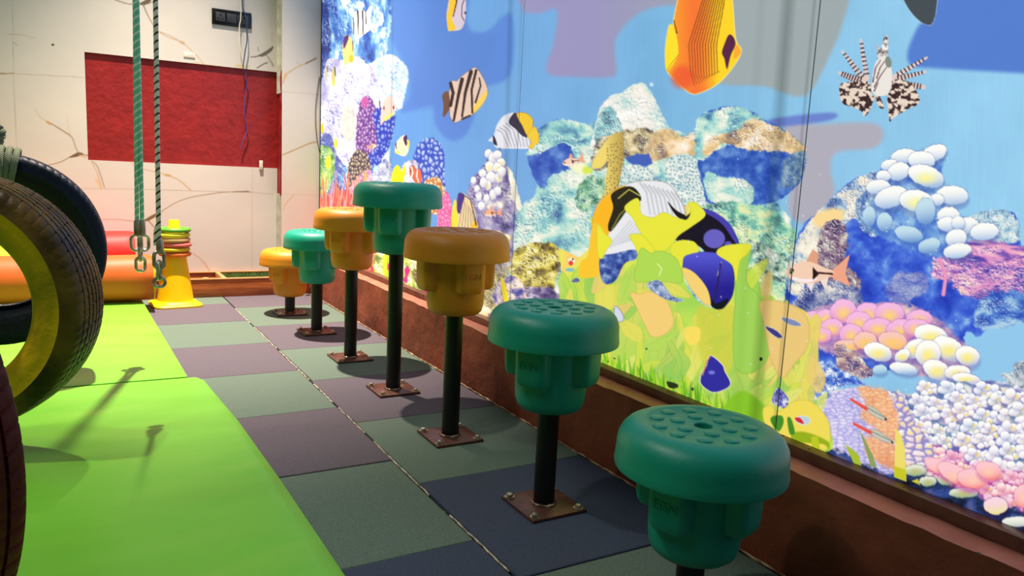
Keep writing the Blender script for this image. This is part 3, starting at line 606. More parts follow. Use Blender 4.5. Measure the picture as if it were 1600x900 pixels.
    for Q in [[(976, 324), (994, 310), (1000, 318), (1002, 334), (1020, 340), (1036, 332), (1052, 338), (1072, 344), (1080, 330), (1076, 316), (1090, 320), (1102, 336), (1080, 354), (1060, 368), (1048, 384), (1030, 394), (1012, 380), (998, 358), (988, 340)],
              [(934, 352), (944, 364), (956, 376), (948, 390), (940, 404), (934, 394)], [(984, 368), (1000, 366), (1012, 376), (1022, 390), (1010, 412), (1000, 402), (992, 384)],
              [(1120, 396), (1134, 384), (1172, 382), (1168, 396), (1156, 408), (1150, 440), (1144, 414)], [(1048, 386), (1062, 376), (1084, 378), (1092, 392), (1080, 396), (1068, 402), (1064, 424), (1052, 410)]]:
        p.poly(Q, yl, .8, edge=((170, 190, 50), .5))
    p.poly([(1002, 388), (1018, 396), (1030, 392), (1048, 398), (1060, 410), (1066, 440), (1040, 440), (1020, 440), (992, 438), (996, 410)], (176, 216, 84), 1, edge=((140, 180, 60), .6))
    p.line([(1027, 412), (1034, 420), (1030, 430)], 1.5, (240, 244, 180))
    # gaps in the leaves
    p.poly([(1010, 446), (1030, 438), (1050, 462), (1068, 468), (1060, 472), (1036, 466)], rocky([(0, (50, 80, 150)), (1, (220, 226, 236))], 6, 6, 143), .8)
    p.poly([(962, 478), (972, 490), (974, 500), (964, 502), (960, 490)], (210, 214, 230), .8, edge=((80, 90, 150), .8))
    p.poly([(1110, 556), (1128, 570), (1132, 580), (1141, 600), (1128, 610), (1112, 612), (1096, 600), (1096, 586), (1104, 572)], (48, 42, 156), .8, edge=((246, 236, 220), 2))
    p.ell(1112, 582, 5, 3, (120, 120, 220), soft=1.5)
    p.line([(1098, 586), (1104, 566), (1110, 556)], 1.6, (220, 120, 90))
    p.poly([(1072, 512), (1092, 512), (1094, 530), (1082, 540), (1070, 528)], (248, 220, 96), .8)
    p.poly([(1196, 510), (1212, 516), (1222, 526), (1216, 528), (1204, 520)], (60, 56, 130), .8, edge=((230, 226, 220), 1)); p.poly([(1222, 496), (1240, 500), (1252, 508), (1240, 509), (1226, 503)], (130, 140, 180), .8, edge=((236, 220, 200), 1))
    p.ell(1189, 561, 2.5, 3, (24, 20, 24))
    p.poly([(1214, 606), (1224, 612), (1232, 624), (1228, 638), (1214, 634), (1206, 626)], rocky([(0, (40, 30, 130)), (.6, (130, 130, 210)), (1, (240, 236, 250))], 5, 5, 145, 2.2), .8)
    # small fish and eye on the left leaf
    p.ell(893, 408, 5, 5, (250, 246, 230)); p.ell(892, 411, 3.5, 4, (226, 60, 60)); p.ell(895, 405, 1.5, 1.5, (20, 20, 30)); p.poly([(884, 420), (896, 419), (895, 424), (886, 424)], (120, 190, 200), .6)
    p.poly([(893, 440), (900, 434), (906, 438), (902, 441)], (90, 100, 160), .6)
    # yellow mound and red fish at the foot, right
    p.poly([(1192, 640), (1206, 634), (1216, 644), (1240, 628), (1262, 626), (1282, 640), (1296, 665), (1294, 700), (1276, 700), (1240, 690), (1200, 668)], (240, 218, 90), 1, edge=((190, 190, 60), .6))
    p.poly([(1240, 676), (1262, 676), (1294, 690), (1294, 704), (1286, 694), (1240, 690)], (150, 176, 30), 1.5)
    for Q in [[(1208, 650), (1222, 650), (1224, 662), (1216, 674), (1204, 658)], [(1230, 654), (1236, 654), (1242, 676), (1234, 678)]]: p.poly(Q, (70, 140, 40), 1)
    p.poly([(1242, 654), (1252, 650), (1262, 652), (1266, 658), (1258, 664), (1246, 660)], (190, 206, 216), .7, edge=((240, 240, 240), .6)); p.poly([(1242, 653), (1250, 653), (1256, 662), (1246, 659)], (220, 40, 60), .7)
    # blades in front of the reef foot
    for Q, cc in [([(1268, 682), (1278, 682), (1282, 704), (1268, 700)], (190, 200, 40)), ([(1320, 694), (1334, 704), (1342, 712), (1346, 728), (1334, 724)], (170, 190, 50)), ([(1342, 670), (1350, 684), (1364, 712), (1370, 732), (1360, 728), (1352, 700)], (140, 160, 90)),
                  ([(1399, 668), (1408, 680), (1414, 700), (1416, 752), (1397, 745), (1398, 722)], (238, 220, 110)), ([(1424, 752), (1434, 748), (1438, 758)], (200, 200, 60))]:
        p.poly(Q, cc, .7, sm=False)
    p.poly([(1397, 728), (1416, 734), (1416, 752), (1397, 745)], (200, 200, 40), 1.5, sm=False)
    # neon fishes
    for x0, y0, x1, y1 in [(1330, 624, 1386, 656), (1334, 662, 1396, 692)]:
        dx, dy = x1-x0, y1-y0
        p.poly([(x0+dx*.4, y0+dy*.3), (x0+dx*.65, y0+dy*.42), (x1, y1), (x0+dx*.8, y0+dy*.95), (x0+dx*.5, y0+dy*.65)], (206, 196, 176), .8, edge=((120, 130, 130), .5))
        p.line([(x0+dx*.4, y0+dy*.36), (x0+dx*.95, y0+dy*.9)], 1.6, (110, 150, 150)); p.line([(x0, y0), (x0+dx*.42, y0+dy*.46)], (4, 5.5), (236, 84, 70), .8); p.ell(x1-2, y1-1, 1.6, 1.6, (10, 10, 10))
    # ---- fishes
    # yellow butterflyfish, top
    p.poly([(1078, 145), (1052, 122), (1042, 108), (1040, 76), (1046, 40), (1052, 50), (1053, 30), (1062, -10), (1080, -70), (1110, -80), (1136, -50), (1144, 0), (1149, 60), (1158, 80), (1144, 106), (1122, 130), (1096, 144)],
           blend((246, 116, 50), (252, 210, 40), lambda X, Y: np.clip(np.abs(X-1085)/36, 0, 1)**1.3*.5+np.clip((X-1098)/45, 0, 1)*.9), .8, edge=((255, 240, 160), 1.6))
    p.ell(1066, 120, 17, 18, (236, 84, 50), soft=7, op=.75, rot=30)
    p.poly([(1041, 110), (1040, 76), (1047, 38), (1056, 52), (1060, 82), (1052, 100)], (252, 222, 44), .8)
    p.line([(1053, 32), (1058, 52), (1056, 50)], 1.2, (70, 30, 10))
    p.line([(1042, 110), (1050, 98), (1060, 86)], 1., (120, 60, 10), op=.5)
    for k in range(11):
        xt = 1100+k*3.4; xb = 1077+k*4.2
        p.line([(xt, -60), (xt-2, 0), (xb-1+k*.15, 70), (xb+2, 112+8*math.sin(k*.3)), (xb+8-k*.3, 134-k*2.2)], (2.0, .9), (120, 60, 20), .5, .85)
    p.poly([(1139, 54), (1146, 58), (1149, 70), (1142, 86), (1136, 108), (1132, 92), (1128, 82), (1133, 66)], (88, 36, 68), .9)
    p.poly([(1150, 70), (1158, 82), (1146, 92)], (250, 170, 50), .8)
    # dark fin at top right
    p.poly([(1408, -10), (1420, 14), (1436, 32), (1450, 39), (1458, 34), (1463, 10), (1464, -40), (1400, -40)], (70, 78, 84), .7, edge=((190, 206, 220), .8))
    # fish cut by the top edge
    p.poly([(700, 46), (698, 22), (702, -4), (708, -30), (724, -30), (728, 5), (727, 30), (720, 46), (706, 48)], (214, 196, 214), .7)
    p.poly([(700, 46), (698, 18), (701, 16), (704, -30), (713, -30), (712, 10), (706, 28), (712, 44), (706, 48)], (246, 196, 50), .7)
    p.line([(716, -30), (713, 5), (708, 26)], (3, 1.5), (90, 50, 30)); p.line([(727, -5), (722, 8), (721, 24), (725, 32)], 1.2, (40, 30, 40)); p.ell(727, 20, 1.4, 2.2, (20, 20, 30))
    # striped fish with tail to the left
    p.poly([(703, 145), (696, 143), (691, 150), (693, 165), (692, 183), (699, 176), (704, 166), (704, 152)], (110, 76, 60), .7)
    p.poly([(702, 144), (706, 127), (714, 127), (718, 122), (738, 107), (746, 108), (757, 126), (762, 142), (758, 156), (746, 172), (736, 180), (724, 186), (710, 191), (703, 180), (703, 160)], (226, 196, 180), .7, edge=((60, 50, 60), .4))
    p.poly([(735, 178), (745, 160), (757, 144), (762, 144), (757, 158), (746, 172)], (248, 206, 90), 2)
    for Q, w_ in [([(704, 130), (708, 145), (704, 165)], 5), ([(722, 124), (716, 150), (709, 188)], (6, 3.5)), ([(736, 112), (727, 145), (722, 182)], (6, 3)), ([(744, 110), (737, 140), (738, 176)], (4, 3)), ([(749, 122), (751, 134), (743, 160)], (2, 3)), ([(722, 186), (734, 181)], 3)]:
        p.line(Q, w_, (44, 30, 34), .6)
    # white, black and yellow fish on the panel seam
    p.poly([(763, 220), (772, 210), (776, 196), (786, 182), (800, 176), (812, 178), (826, 196), (832, 214), (834, 231), (800, 232), (776, 231), (770, 222)], (228, 228, 238), .7)
    for k in range(9): p.line([(776+k*5, 198-k*2.2+abs(k-4)*1.2), (784+k*6, 206-k), (794+k*5, 229)], (1.2, 1.), (120, 120, 140), .5, .8)
    p.poly([(795, 192), (800, 180), (808, 178), (824, 212), (816, 212), (806, 202)], (50, 46, 70), .8)
    p.poly([(808, 177), (822, 177), (832, 186), (832, 198), (830, 205), (824, 212), (816, 196), (810, 186)], (240, 196, 50), .7, edge=((90, 80, 40), .3))
    p.poly([(824, 212), (830, 203), (836, 198), (842, 212), (841, 224), (836, 226), (832, 232), (826, 230), (830, 222)], (240, 200, 60), .7, edge=((140, 120, 50), .3))
    p.poly([(770, 212), (773, 214), (777, 227), (771, 224)], (40, 36, 60), .7); p.ell(781, 233, 2, 2.5, (110, 120, 140))
    # fishes of the left reef
    p.poly([(556, 60), (551, 45), (552, 30), (558, 16), (564, 13), (572, 18), (578, 10), (582, 12), (579, 30), (582, 42), (574, 50), (562, 60), (560, 70)], (246, 244, 240), .7, rough=.8)
    for xx in (552, 559, 566.5, 571.5): p.line([(xx, 17 if xx > 553 else 28), (xx+.6, 35), (xx+.8, 54 if xx < 570 else 38)], (2.6, 1.2) if 554 < xx < 570 else 1.4, (36, 30, 50), .4)
    p.poly([(537, 95), (535, 75), (538, 58), (543, 55), (550, 62), (552, 78), (553, 88), (546, 97), (539, 102)], (250, 214, 130), .7)
    p.poly([(537, 76), (537, 60), (542, 55), (545, 58), (541, 70)], (84, 40, 110), .6); p.line([(551, 64), (551.5, 80)], 1.2, (60, 40, 50)); p.ell(549, 92, 3.5, 6, (250, 186, 40))
    p.ell(521, 120, 3, 15, (206, 196, 120)); p.line([(523, 105), (524, 118)], 1.6, (50, 50, 50)); p.ell(521, 130, 2, 5, (240, 216, 60)); p.ell(510, 114, 2.2, 10, (206, 206, 170)); p.line([(511, 104), (512, 112)], 1.2, (50, 50, 60))
    p.poly([(595, 178), (600, 158), (610, 150), (618, 166), (614, 180), (602, 186), (595, 196)], (240, 200, 190), .7); p.poly([(601, 184), (610, 178), (616, 176), (610, 184), (598, 190)], (250, 226, 110), .7); p.line([(593, 158), (594, 172)], 1.6, (70, 50, 100)); p.ell(600, 169, 1, 3, (50, 30, 40)); p.ell(615, 168, 1, 3, (50, 30, 40))
    p.ell(503.5, 201, 2.5, 8, (248, 206, 50), rough=1, rs=3); p.ell(524.5, 224, 3, 9, (248, 220, 70), rough=1, rs=3)
    small_fish(p, 589, 227, 17, -1, 12)
    p.ell(571, 276, 2, 9, (244, 180, 60))
    p.poly([(617, 236), (620, 222), (628, 213), (634, 212), (638, 226), (638, 236), (632, 244), (622, 241)], (248, 238, 190), .7); p.poly([(630, 216), (635, 211), (637, 222), (634, 228)], (70, 36, 100), .6); p.line([(618.5, 224), (619.5, 232)], 1.6, (70, 40, 80)); p.ell(621, 238, 4, 2, (250, 216, 80)); p.poly([(636, 218), (640, 222), (638, 232)], (248, 220, 90), .6)
    p.poly([(612, 292), (613, 270), (620, 258), (625, 262), (628, 268), (632, 258), (634, 266), (631, 280), (628, 292)], (252, 236, 20), .7)
    p.poly([(640, 272), (641, 262), (646, 259), (651, 266), (656, 264), (659, 276), (656, 290), (650, 286), (645, 278)], (238, 104, 70), .6, edge=((60, 30, 40), .5)); p.line([(643, 261), (645, 270), (643, 276)], 2, (250, 246, 240), .5); p.line([(652, 266), (651, 276), (654, 284)], 1.8, (250, 240, 236), .5); p.ell(642, 267, 1, 1.4, (10, 10, 10))
    # fish beside the yellow stool
    p.poly([(706, 360), (706, 330), (712, 312), (718, 350), (712, 372)], (250, 220, 60), .7)
    p.poly([(714, 330), (715, 308), (720, 301), (732, 308), (740, 322), (745, 345), (744, 360), (732, 368), (714, 364), (716, 345)], (232, 206, 160), .7)
    p.poly([(714, 328), (715, 306), (719, 301), (726, 306), (722, 322), (718, 334)], (64, 40, 130), .7); p.line([(722, 303), (735, 312), (742, 340)], 1.4, (50, 40, 70))
    for k in range(6): p.line([(723+k*3, 313+k*3), (720+k*4, 335+k*2), (716+k*5, 358)], 1, (120, 90, 90), .5, .7)
    p.poly([(730, 368), (738, 350), (744, 345), (747, 354), (742, 366)], (250, 190, 50), .8); p.line([(742, 340), (744, 352)], 2, (30, 20, 40))
    p.ell(716, 366, 8, 9, (246, 170, 200), rough=2, rs=3)
    small_fish(p, 755, 333, 30, 1, -2, (244, 176, 140)); small_fish(p, 879, 256, 36, 1, -14)
    small_fish(p, 1227, 426, 102, 1, 0); p.ell(1236, 426, 3.6, 4, (214, 206, 150)); p.ell(1236, 426, 2.0, 2.4, (30, 26, 30))
    p.poly([(828, 473), (836, 468), (846, 470), (848, 474), (838, 476)], (240, 150, 100), .6)
    # ---- lionfish
    for Q, w_ in [([(1355, 122), (1349, 92), (1345, 62)], (7, 3.5)), ([(1350, 125), (1335, 104), (1316, 80)], (9, 3.5)), ([(1348, 128), (1330, 122), (1312, 114)], (12, 5)), ([(1398, 120), (1425, 104), (1448, 90)], (8, 3.5)), ([(1398, 124), (1425, 118), (1446, 112)], (8, 3.5)), ([(1400, 130), (1425, 133), (1443, 136)], (10, 7))]:
        p.line(Q, w_, (226, 200, 196), .6)
        (x0, y0), (x1, y1) = Q[0], Q[-1]
        for k in range(1, 9):
            t_ = k/9; cx_ = x0+(x1-x0)*t_; cy_ = y0+(y1-y0)*t_; l_ = math.hypot(x1-x0, y1-y0); nx, ny = -(y1-y0)/l_, (x1-x0)/l_; h_ = (w_[0]*(1-t_)+w_[1]*t_)/2
            p.line([(cx_-nx*h_, cy_-ny*h_), (cx_+nx*h_, cy_+ny*h_)], 2.1, (44, 26, 30), .5)
    fan = tex([(0, (60, 40, 44)), (.42, (120, 96, 90)), (.55, (214, 192, 176)), (1, (236, 216, 200))], 5, 4, 151, 3.2, 2)
    p.poly([(1360, 130), (1340, 128), (1314, 131), (1312, 148), (1318, 162), (1334, 168), (1346, 174), (1352, 180), (1360, 160)], fan, .7, rough=1)
    p.poly([(1394, 126), (1420, 128), (1436, 150), (1434, 163), (1416, 172), (1396, 184), (1390, 188), (1386, 150)], fan, .7, rough=1)
    p.poly([(1358, 150), (1366, 152), (1356, 178), (1348, 178)], fan, .6); p.poly([(1366, 150), (1374, 150), (1381, 168), (1374, 168)], fan, .6)
    p.poly([(1372, 94), (1371, 70), (1376, 76), (1382, 58), (1387, 56), (1388, 74), (1384, 90)], tex([(0, (70, 60, 60)), (.5, (210, 200, 196)), (1, (250, 246, 240))], 3, 4, 153, 2.6), .6, rough=1)
    p.poly([(1362, 130), (1366, 104), (1374, 90), (1384, 88), (1392, 104), (1394, 124), (1388, 146), (1372, 150), (1362, 142)], (236, 228, 222), .7)
    for Q in [[(1364, 128), (1368, 106), (1376, 94)], [(1370, 122), (1375, 106), (1382, 96)], [(1366, 136), (1376, 118), (1386, 104)], [(1366, 142), (1372, 130)]]: p.line(Q, (2, 1.2), (96, 50, 60), .5)
    p.ell(1388, 97, 5, 9, (130, 140, 132), soft=.8, rot=-10)
    # specks
    rng = random.Random(6)
    for k in range(60): p.ell(rng.uniform(1060, 1600), rng.uniform(240, 620), 1., 1., (230, 240, 250), soft=.5, op=.8)
    return np.clip(p.c, 0, 255)
# ================================================================ THE SETTING
# ---- floor of square rubber tiles
m_tg = material('green_rubber', (88, 106, 96), .85, c2=(112, 128, 114), scale=260, detail=2, lo=.3, hi=.7, bump=.35, bscale=420, spec=.25)
m_tp = material('purple_rubber', (88, 82, 92), .85, c2=(108, 98, 108), scale=260, detail=2, lo=.3, hi=.7, bump=.35, bscale=420, spec=.25)
m_gap = material('joint_dirt', (40, 34, 32), .9, c2=(190, 180, 160), scale=60, lo=.55, hi=.72)
m_tn = material('near_dark_rubber', (58, 66, 86), .85, c2=(74, 82, 102), scale=260, detail=2, lo=.3, hi=.7, bump=.35, bscale=420, spec=.25)  # darker, bluer version of the purple rubber, for the nearest alternate tiles
bm = bmesh.new()
box(bm, -3.0, 1.40, -1.6, 4.95, -.06, -.009, mi=2)
rng = random.Random(3)
def tile_col(x0, x1, ybase, pitch, k0, k1, first):
    for k in range(k0, k1):
        y0 = ybase+pitch*k; dz = rng.uniform(-.0012, .0008); jx = rng.uniform(-.002, .002)
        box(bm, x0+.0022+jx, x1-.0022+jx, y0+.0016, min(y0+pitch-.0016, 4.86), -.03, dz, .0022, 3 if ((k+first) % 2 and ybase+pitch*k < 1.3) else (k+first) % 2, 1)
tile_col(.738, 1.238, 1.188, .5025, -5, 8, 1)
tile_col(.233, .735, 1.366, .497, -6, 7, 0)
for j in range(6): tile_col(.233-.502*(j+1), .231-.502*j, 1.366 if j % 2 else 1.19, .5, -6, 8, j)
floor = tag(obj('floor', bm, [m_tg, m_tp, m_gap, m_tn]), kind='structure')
# pale bead segments laid along the long joint
m_bead = material('pale_joint_bead', (226, 214, 186), .6, c2=(130, 110, 90), scale=30, lo=.4, hi=.6)
bm = bmesh.new()
for ya, yb in [(1.22, 1.50), (1.62, 2.02), (2.10, 2.36), (2.42, 2.66), (2.72, 3.19), (3.24, 3.7), (3.8, 4.19)]:
    P = [(.7365+rng.uniform(-.0012, .0012), ya+(yb-ya)*k/12, -.0022+rng.uniform(-.001, .0005)) for k in range(13)]
    tube(bm, P, .0022, 6)
tag(obj('trim_1', bm, m_bead), kind='structure')

# ---- right wall: plastered kerb, ledge, painted rail
m_kerb = material('terracotta_plaster', (134, 67, 44), .62, c2=(160, 86, 60), scale=7, detail=8, lo=.35, hi=.7, bump=.5, bscale=22, spec=.35, c3=(186, 120, 88))
m_ledge = material('ledge_paint', (190, 120, 98), .5, c2=(166, 98, 78), scale=14, detail=6, lo=.4, hi=.75, bump=.3, bscale=40)
m_rail = material('brown_rail_paint', (112, 68, 54), .42, c2=(92, 50, 38), scale=20, detail=6, lo=.4, hi=.75, bump=.15, bscale=60)
bm = bmesh.new()
# uneven plaster face, as a wavy grid
ys = np.linspace(-1.2, 4.60, 160); zs = np.linspace(-.002, .225, 9)
vv = [[bm.verts.new((1.24+.004*math.sin(y*9+z*20)*math.sin(y*3.1)+rng.uniform(-.0008, .0008)+(.003 if z < .01 else 0), y, z+(rng.uniform(-.002, .002) if k in (8,) else 0))) for k, z in enumerate(zs)] for y in ys]
for i in range(len(ys)-1):
    for k in range(8): bm.faces.new((vv[i][k], vv[i+1][k], vv[i+1][k+1], vv[i][k+1]))
    a, b = vv[i][8], vv[i+1][8]
    c = bm.verts.new((1.36, ys[i], .225)); d = bm.verts.new((1.36, ys[i+1], .225)); bm.faces.new((a, b, d, c)).material_index = 1
box(bm, 1.25, 1.37, -1.2, 4.9, -.01, .22)
box(bm, 1.13, 1.26, 4.575, 4.75, -.01, .224, .004)
tag(obj('trim_2', bm, [m_kerb, m_ledge]), kind='structure')
bm = bmesh.new()
for a, b in [(-1.2, 1.079), (1.082, 2.99), (2.993, 4.735)]: box(bm, 1.302, 1.338, a, b, .2255, .2505, .0015)
for y in (.79, 1.0, 1.34, 1.9, 2.6): lathe(bm, [(0, .0012), (.003, .001), (.0035, 0)], 8, cx=1.318, cy=y, z0=.2505)
tag(obj('trim_3', bm, m_rail), kind='structure')
# chips of bare plaster on the kerb edge
m_chip = material('bare_plaster', (236, 230, 220), .8, c2=(200, 190, 176), scale=80)
bm = bmesh.new()
for y, z, s_ in [(.605, .224, .006), (.505, .224, .005), (.98, .2245, .002), (2.33, .14, .004), (2.42, .02, .007), (1.56, .0, .006), (2.9, .2245, .003)]:
    q = bmesh.ops.create_icosphere(bm, subdivisions=2, radius=1)['verts']
    bmesh.ops.scale(bm, vec=(.0015, s_, s_*.45), verts=q); bmesh.ops.translate(bm, vec=(1.2395, y, z), verts=q)
P = [(1.2385+rng.uniform(-.002, .001), y, .001+abs(rng.gauss(0, .0012))) for y in np.arange(.9, 4.57, .018)]
tube(bm, P, lambda t: .0022+.0016*abs(math.sin(t*131))*abs(math.sin(t*47)), 6)
tag(obj('trim_4', bm, material('grubby_floor_joint', (196, 170, 138), .85, c2=(120, 84, 62), scale=30, detail=6, lo=.4, hi=.6)), kind='structure')

m_plain = material('plain_wall_paint', (206, 200, 192), .6, c2=(196, 190, 182), scale=3, bump=.05)
bm = bmesh.new(); box(bm, 1.362, 1.45, -1.2, 4.95, 0, 3.9)
tag(obj('wall_right', bm, m_plain), kind='structure')
bm = bmesh.new(); box(bm, -3.0, 1.45, -1.2, 4.99, 3.9, 3.96)
tag(obj('ceiling', bm, material('ceiling_paint', (214, 214, 210), .7, c2=(204, 204, 200), scale=2)), kind='structure')

# ---- back wall: printed marble tiles around a bare red recess
YB, YP = 4.87, 4.735
def nodes_print(name, rough, emit=0., spec=.5, coat=0., film=1.):
    m = bpy.data.materials.new(name); m.use_nodes = True; nt = m.node_tree; b = nt.nodes['Principled BSDF']
    a = nt.nodes.new('ShaderNodeVertexColor'); a.layer_name = 'print'
    if film < 1:   # translucent film reflects only part of its printed colour, the rest comes from the light box behind
        mx = nt.nodes.new('ShaderNodeMix'); mx.data_type = 'RGBA'; mx.inputs[0].default_value = 1-film; nt.links.new(a.outputs['Color'], mx.inputs[6]); mx.inputs[7].default_value = (.0, .0, .0, 1)
        nt.links.new(mx.outputs[2], b.inputs['Base Color'])
    else: nt.links.new(a.outputs['Color'], b.inputs['Base Color'])
    b.inputs['Roughness'].default_value = rough; b.inputs['Specular IOR Level'].default_value = spec; b.inputs['Coat Weight'].default_value = coat
    n = nt.nodes.new('ShaderNodeTexNoise'); n.inputs['Scale'].default_value = 35
    bp = nt.nodes.new('ShaderNodeBump'); bp.inputs['Strength'].default_value = .03; nt.links.new(n.outputs['Fac'], bp.inputs['Height']); nt.links.new(bp.outputs[0], b.inputs['Normal'])
    if emit:
        nt.links.new(a.outputs['Color'], b.inputs['Emission Color'])
        k = nt.nodes.new('ShaderNodeAttribute'); k.attribute_name = 'backlight'
        mu = nt.nodes.new('ShaderNodeMath'); mu.operation = 'MULTIPLY'; mu.inputs[1].default_value = emit
        nt.links.new(k.outputs['Fac'], mu.inputs[0]); nt.links.new(mu.outputs[0], b.inputs['Emission Strength'])
    return m
m_marble = nodes_print('printed_marble_tile', .28, 0, .45)
m_red = material('red_rough_paint', (128, 22, 26), .42, c2=(150, 30, 30), scale=9, detail=9, lo=.3, hi=.7, bump=.55, bscale=26, spec=.5, c3=(110, 30, 34))
m_edge = material('tile_edge', (196, 200, 186), .6, c2=(170, 166, 150), scale=20)

hx0, hz1 = on_back(132, 84, YB); hx1, _ = on_back(430, 112, YB); hz0 = on_back(139, 250, YB)[1]; hz1b = on_back(430, 110, YB)[1]
HX0, HX1, HZ0, HZ1 = hx0, hx1+.02, hz0, (hz1+hz1b)/2
def marble(pts_fn):
    def f(U, V):
        x, y = pts_fn(U, V); p = Print(x, y); p.c[:] = (209, 204, 198)
        p.c += ((fbm(U*3, V*5, 5, 4)-.5)*12)[:, None]*np.array([1, .9, .7])
        vein = (124, 104, 84); tan = (190, 156, 112)
        def v(pts, w, col=vein, op=.85): p.line([(q[0], q[1]) for q in cat_rom([(a, b, 0) for a, b in pts], 4)], w, col, .6, op)
        v([(180, 0), (200, 6), (212, 6), (224, 4), (232, 6), (242, 0)], (1.6, 1)); p.poly([(218, 6), (232, -2), (236, 2), (226, 8)], (110, 96, 80), .8)
        v([(224, 8), (230, 22), (240, 40)], (2.2, 1.2), (120, 112, 104)); v([(246, 48), (262, 58), (284, 66), (300, 80), (312, 92), (318, 100)], (1.6, 1), tan)
        v([(250, 50), (270, 58), (288, 70)], 1, vein, .6); p.ell(284, 66, 5, 1.8, tan, 20)
        v([(55, 170), (64, 184), (78, 192), (94, 202), (110, 213)], (.8, 1.3), tan); v([(78, 192), (98, 204), (112, 214), (118, 230), (124, 242)], 1.3); p.ell(76, 192, 5, 2, tan, 30)
        v([(104, 180), (110, 212)], .6, tan, .5); v([(75, 258), (95, 253), (112, 244), (124, 241), (138, 243)], (1, 1.6)); p.poly([(108, 246), (122, 238), (130, 241), (120, 245)], (116, 92, 70), .6)
        v([(124, 242), (134, 246)], 2, tan); v([(142, 252), (150, 266), (155, 280), (158, 294)], (1, 1.8), tan); v([(144, 252), (152, 260), (158, 276), (163, 293)], 1.2, (120, 110, 90)); v([(150, 280), (158, 294)], 3, (214, 178, 120), .7)
        v([(205, 254), (216, 262), (240, 268), (262, 274), (280, 282), (298, 297)], (1, 1.8), tan); p.ell(262, 274, 6, 2, tan, 10); v([(180, 262), (184, 285)], .7, (214, 200, 180), .6)
        v([(150, 343), (185, 343), (210, 346), (226, 345), (240, 338), (256, 328), (276, 316), (300, 308), (330, 303), (355, 300), (392, 300)], (.9, 1.5), (150, 128, 98)); p.poly([(222, 346), (238, 336), (248, 332), (244, 338), (232, 345)], (120, 104, 70), .6)
        v([(232, 345), (240, 354), (244, 362)], 1.5); v([(296, 393), (310, 402), (320, 412), (327, 423)], (1, 2), (190, 150, 120)); v([(364, 300), (388, 299)], 1.6, (110, 90, 70))
        v([(0, 115), (12, 115), (22, 114)], (2.4, 1.2), (150, 116, 76)); v([(12, 54), (30, 54), (55, 60)], (1.4, .6), (176, 160, 120), .7); v([(20, 66), (26, 70)], 1, vein, .6); p.ell(82.5, 70, 2, 1.8, (20, 20, 20), soft=.5)
        v([(392, 89), (402, 88), (414, 82), (424, 76)], (1.4, 3), (96, 88, 76)); p.poly([(404, 87), (416, 80), (427, 72), (424, 80), (412, 88)], (110, 104, 90), .6); v([(404, 80), (403, 74)], 1, vein); v([(416, 86), (422, 94), (427, 103)], (1, 1.6), (100, 90, 76)); v([(402, 106), (412, 100), (418, 98)], 1.6, (80, 76, 70)); v([(425, 52), (425, 64)], .7, (170, 160, 140), .7)
        v([(442, 130), (448, 116), (466, 104), (482, 98), (494, 92)], (2.2, 1.4), (196, 160, 116)); v([(478, 99), (494, 91)], 2.4, (150, 120, 90)); p.ell(446, 118, 3, 6, (206, 176, 130), 20, op=.7)
        v([(442, 242), (456, 236), (470, 230), (484, 224), (494, 222)], (1.8, 2.2), (176, 140, 84)); v([(443, 328), (447, 318), (458, 306)], (1, 1.6), (206, 164, 110)); v([(463, 96), (470, 103)], .7, tan, .6)
        # tile joints
        J = dict(soft=.5)
        p.line([(-40, 113), (20, 115), (131, 121)], 1, (170, 160, 144), .5, .8); p.line([(119, 294), (260, 297), (394, 301), (428, 303)], 1., (176, 162, 144), .5, .8)
        p.line([(19, -20), (21, 110), (27, 270)], 1.1, (172, 166, 150), .5, .8); p.line([(394, 260), (394, 420)], 1., (190, 172, 150), .5, .8); p.line([(441, 143), (498, 148)], 1., (190, 176, 160), .5, .8); p.line([(441, 303), (498, 305)], 1., (196, 180, 160), .5, .8)
        p.line([(300, 97), (330, 102), (345, 104)], 1.6, (196, 180, 140), .8, .6); p.ell(378, 104, 12, 3, (206, 190, 150), 6, soft=1, rough=2)
        return p.c
    return f
def seq(a, b, step, must=()):
    v = list(np.arange(a, b, step))+[b]+[m_ for m_ in must if a < m_ < b]
    return np.array(sorted(set(np.round(v, 5))))
us = np.concatenate([np.linspace(-3.0, -.45, 12), seq(-.44, 1.155, .0045, (HX0, HX1))]); vs = np.concatenate([seq(.0, 1.95, .0045, (HZ0, HZ1)), np.linspace(2.0, 3.9, 10)])
ev, ef, em = [], [], []
def addq(q, mi):
    b = len(ev); ev.extend(q); ef.append((b, b+1, b+2, b+3)); em.append(mi)
D = .014
addq([(HX0-.02, YB+D, HZ0-.02), (HX1+.02, YB+D, HZ0-.02), (HX1+.02, YB+D, HZ1+.02), (HX0-.02, YB+D, HZ1+.02)], 1)
addq([(HX0, YB, HZ1), (HX1, YB, HZ1), (HX1, YB+D, HZ1), (HX0, YB+D, HZ1)], 1); addq([(HX0, YB, HZ0), (HX1, YB, HZ0), (HX1, YB+D, HZ0), (HX0, YB+D, HZ0)], 2)
addq([(HX0, YB, HZ0), (HX0, YB, HZ1), (HX0, YB+D, HZ1), (HX0, YB+D, HZ0)], 1); addq([(HX1, YB, HZ0), (HX1, YB, HZ1), (HX1, YB+D, HZ1), (HX1, YB+D, HZ0)], 1)
v_, f_, m_ = quads_box(-3.0, 1.45, YB+D+.004, YB+.12, 0, 3.9, 2); b_ = len(ev); ev += v_; ef += [tuple(i+b_ for i in q) for q in f_]; em += m_
wb = grid_object('wall_back', us, vs, lambda U, V: np.stack([U, YB+0*U, V], 1), marble(lambda U, V: proj(U, YB, V)), [m_marble, m_red, m_edge],
                 skip=lambda u, v: (u > HX0) & (u < HX1) & (v > HZ0) & (v < HZ1), extra=(ev, ef, em))
tag(wb, kind='structure')
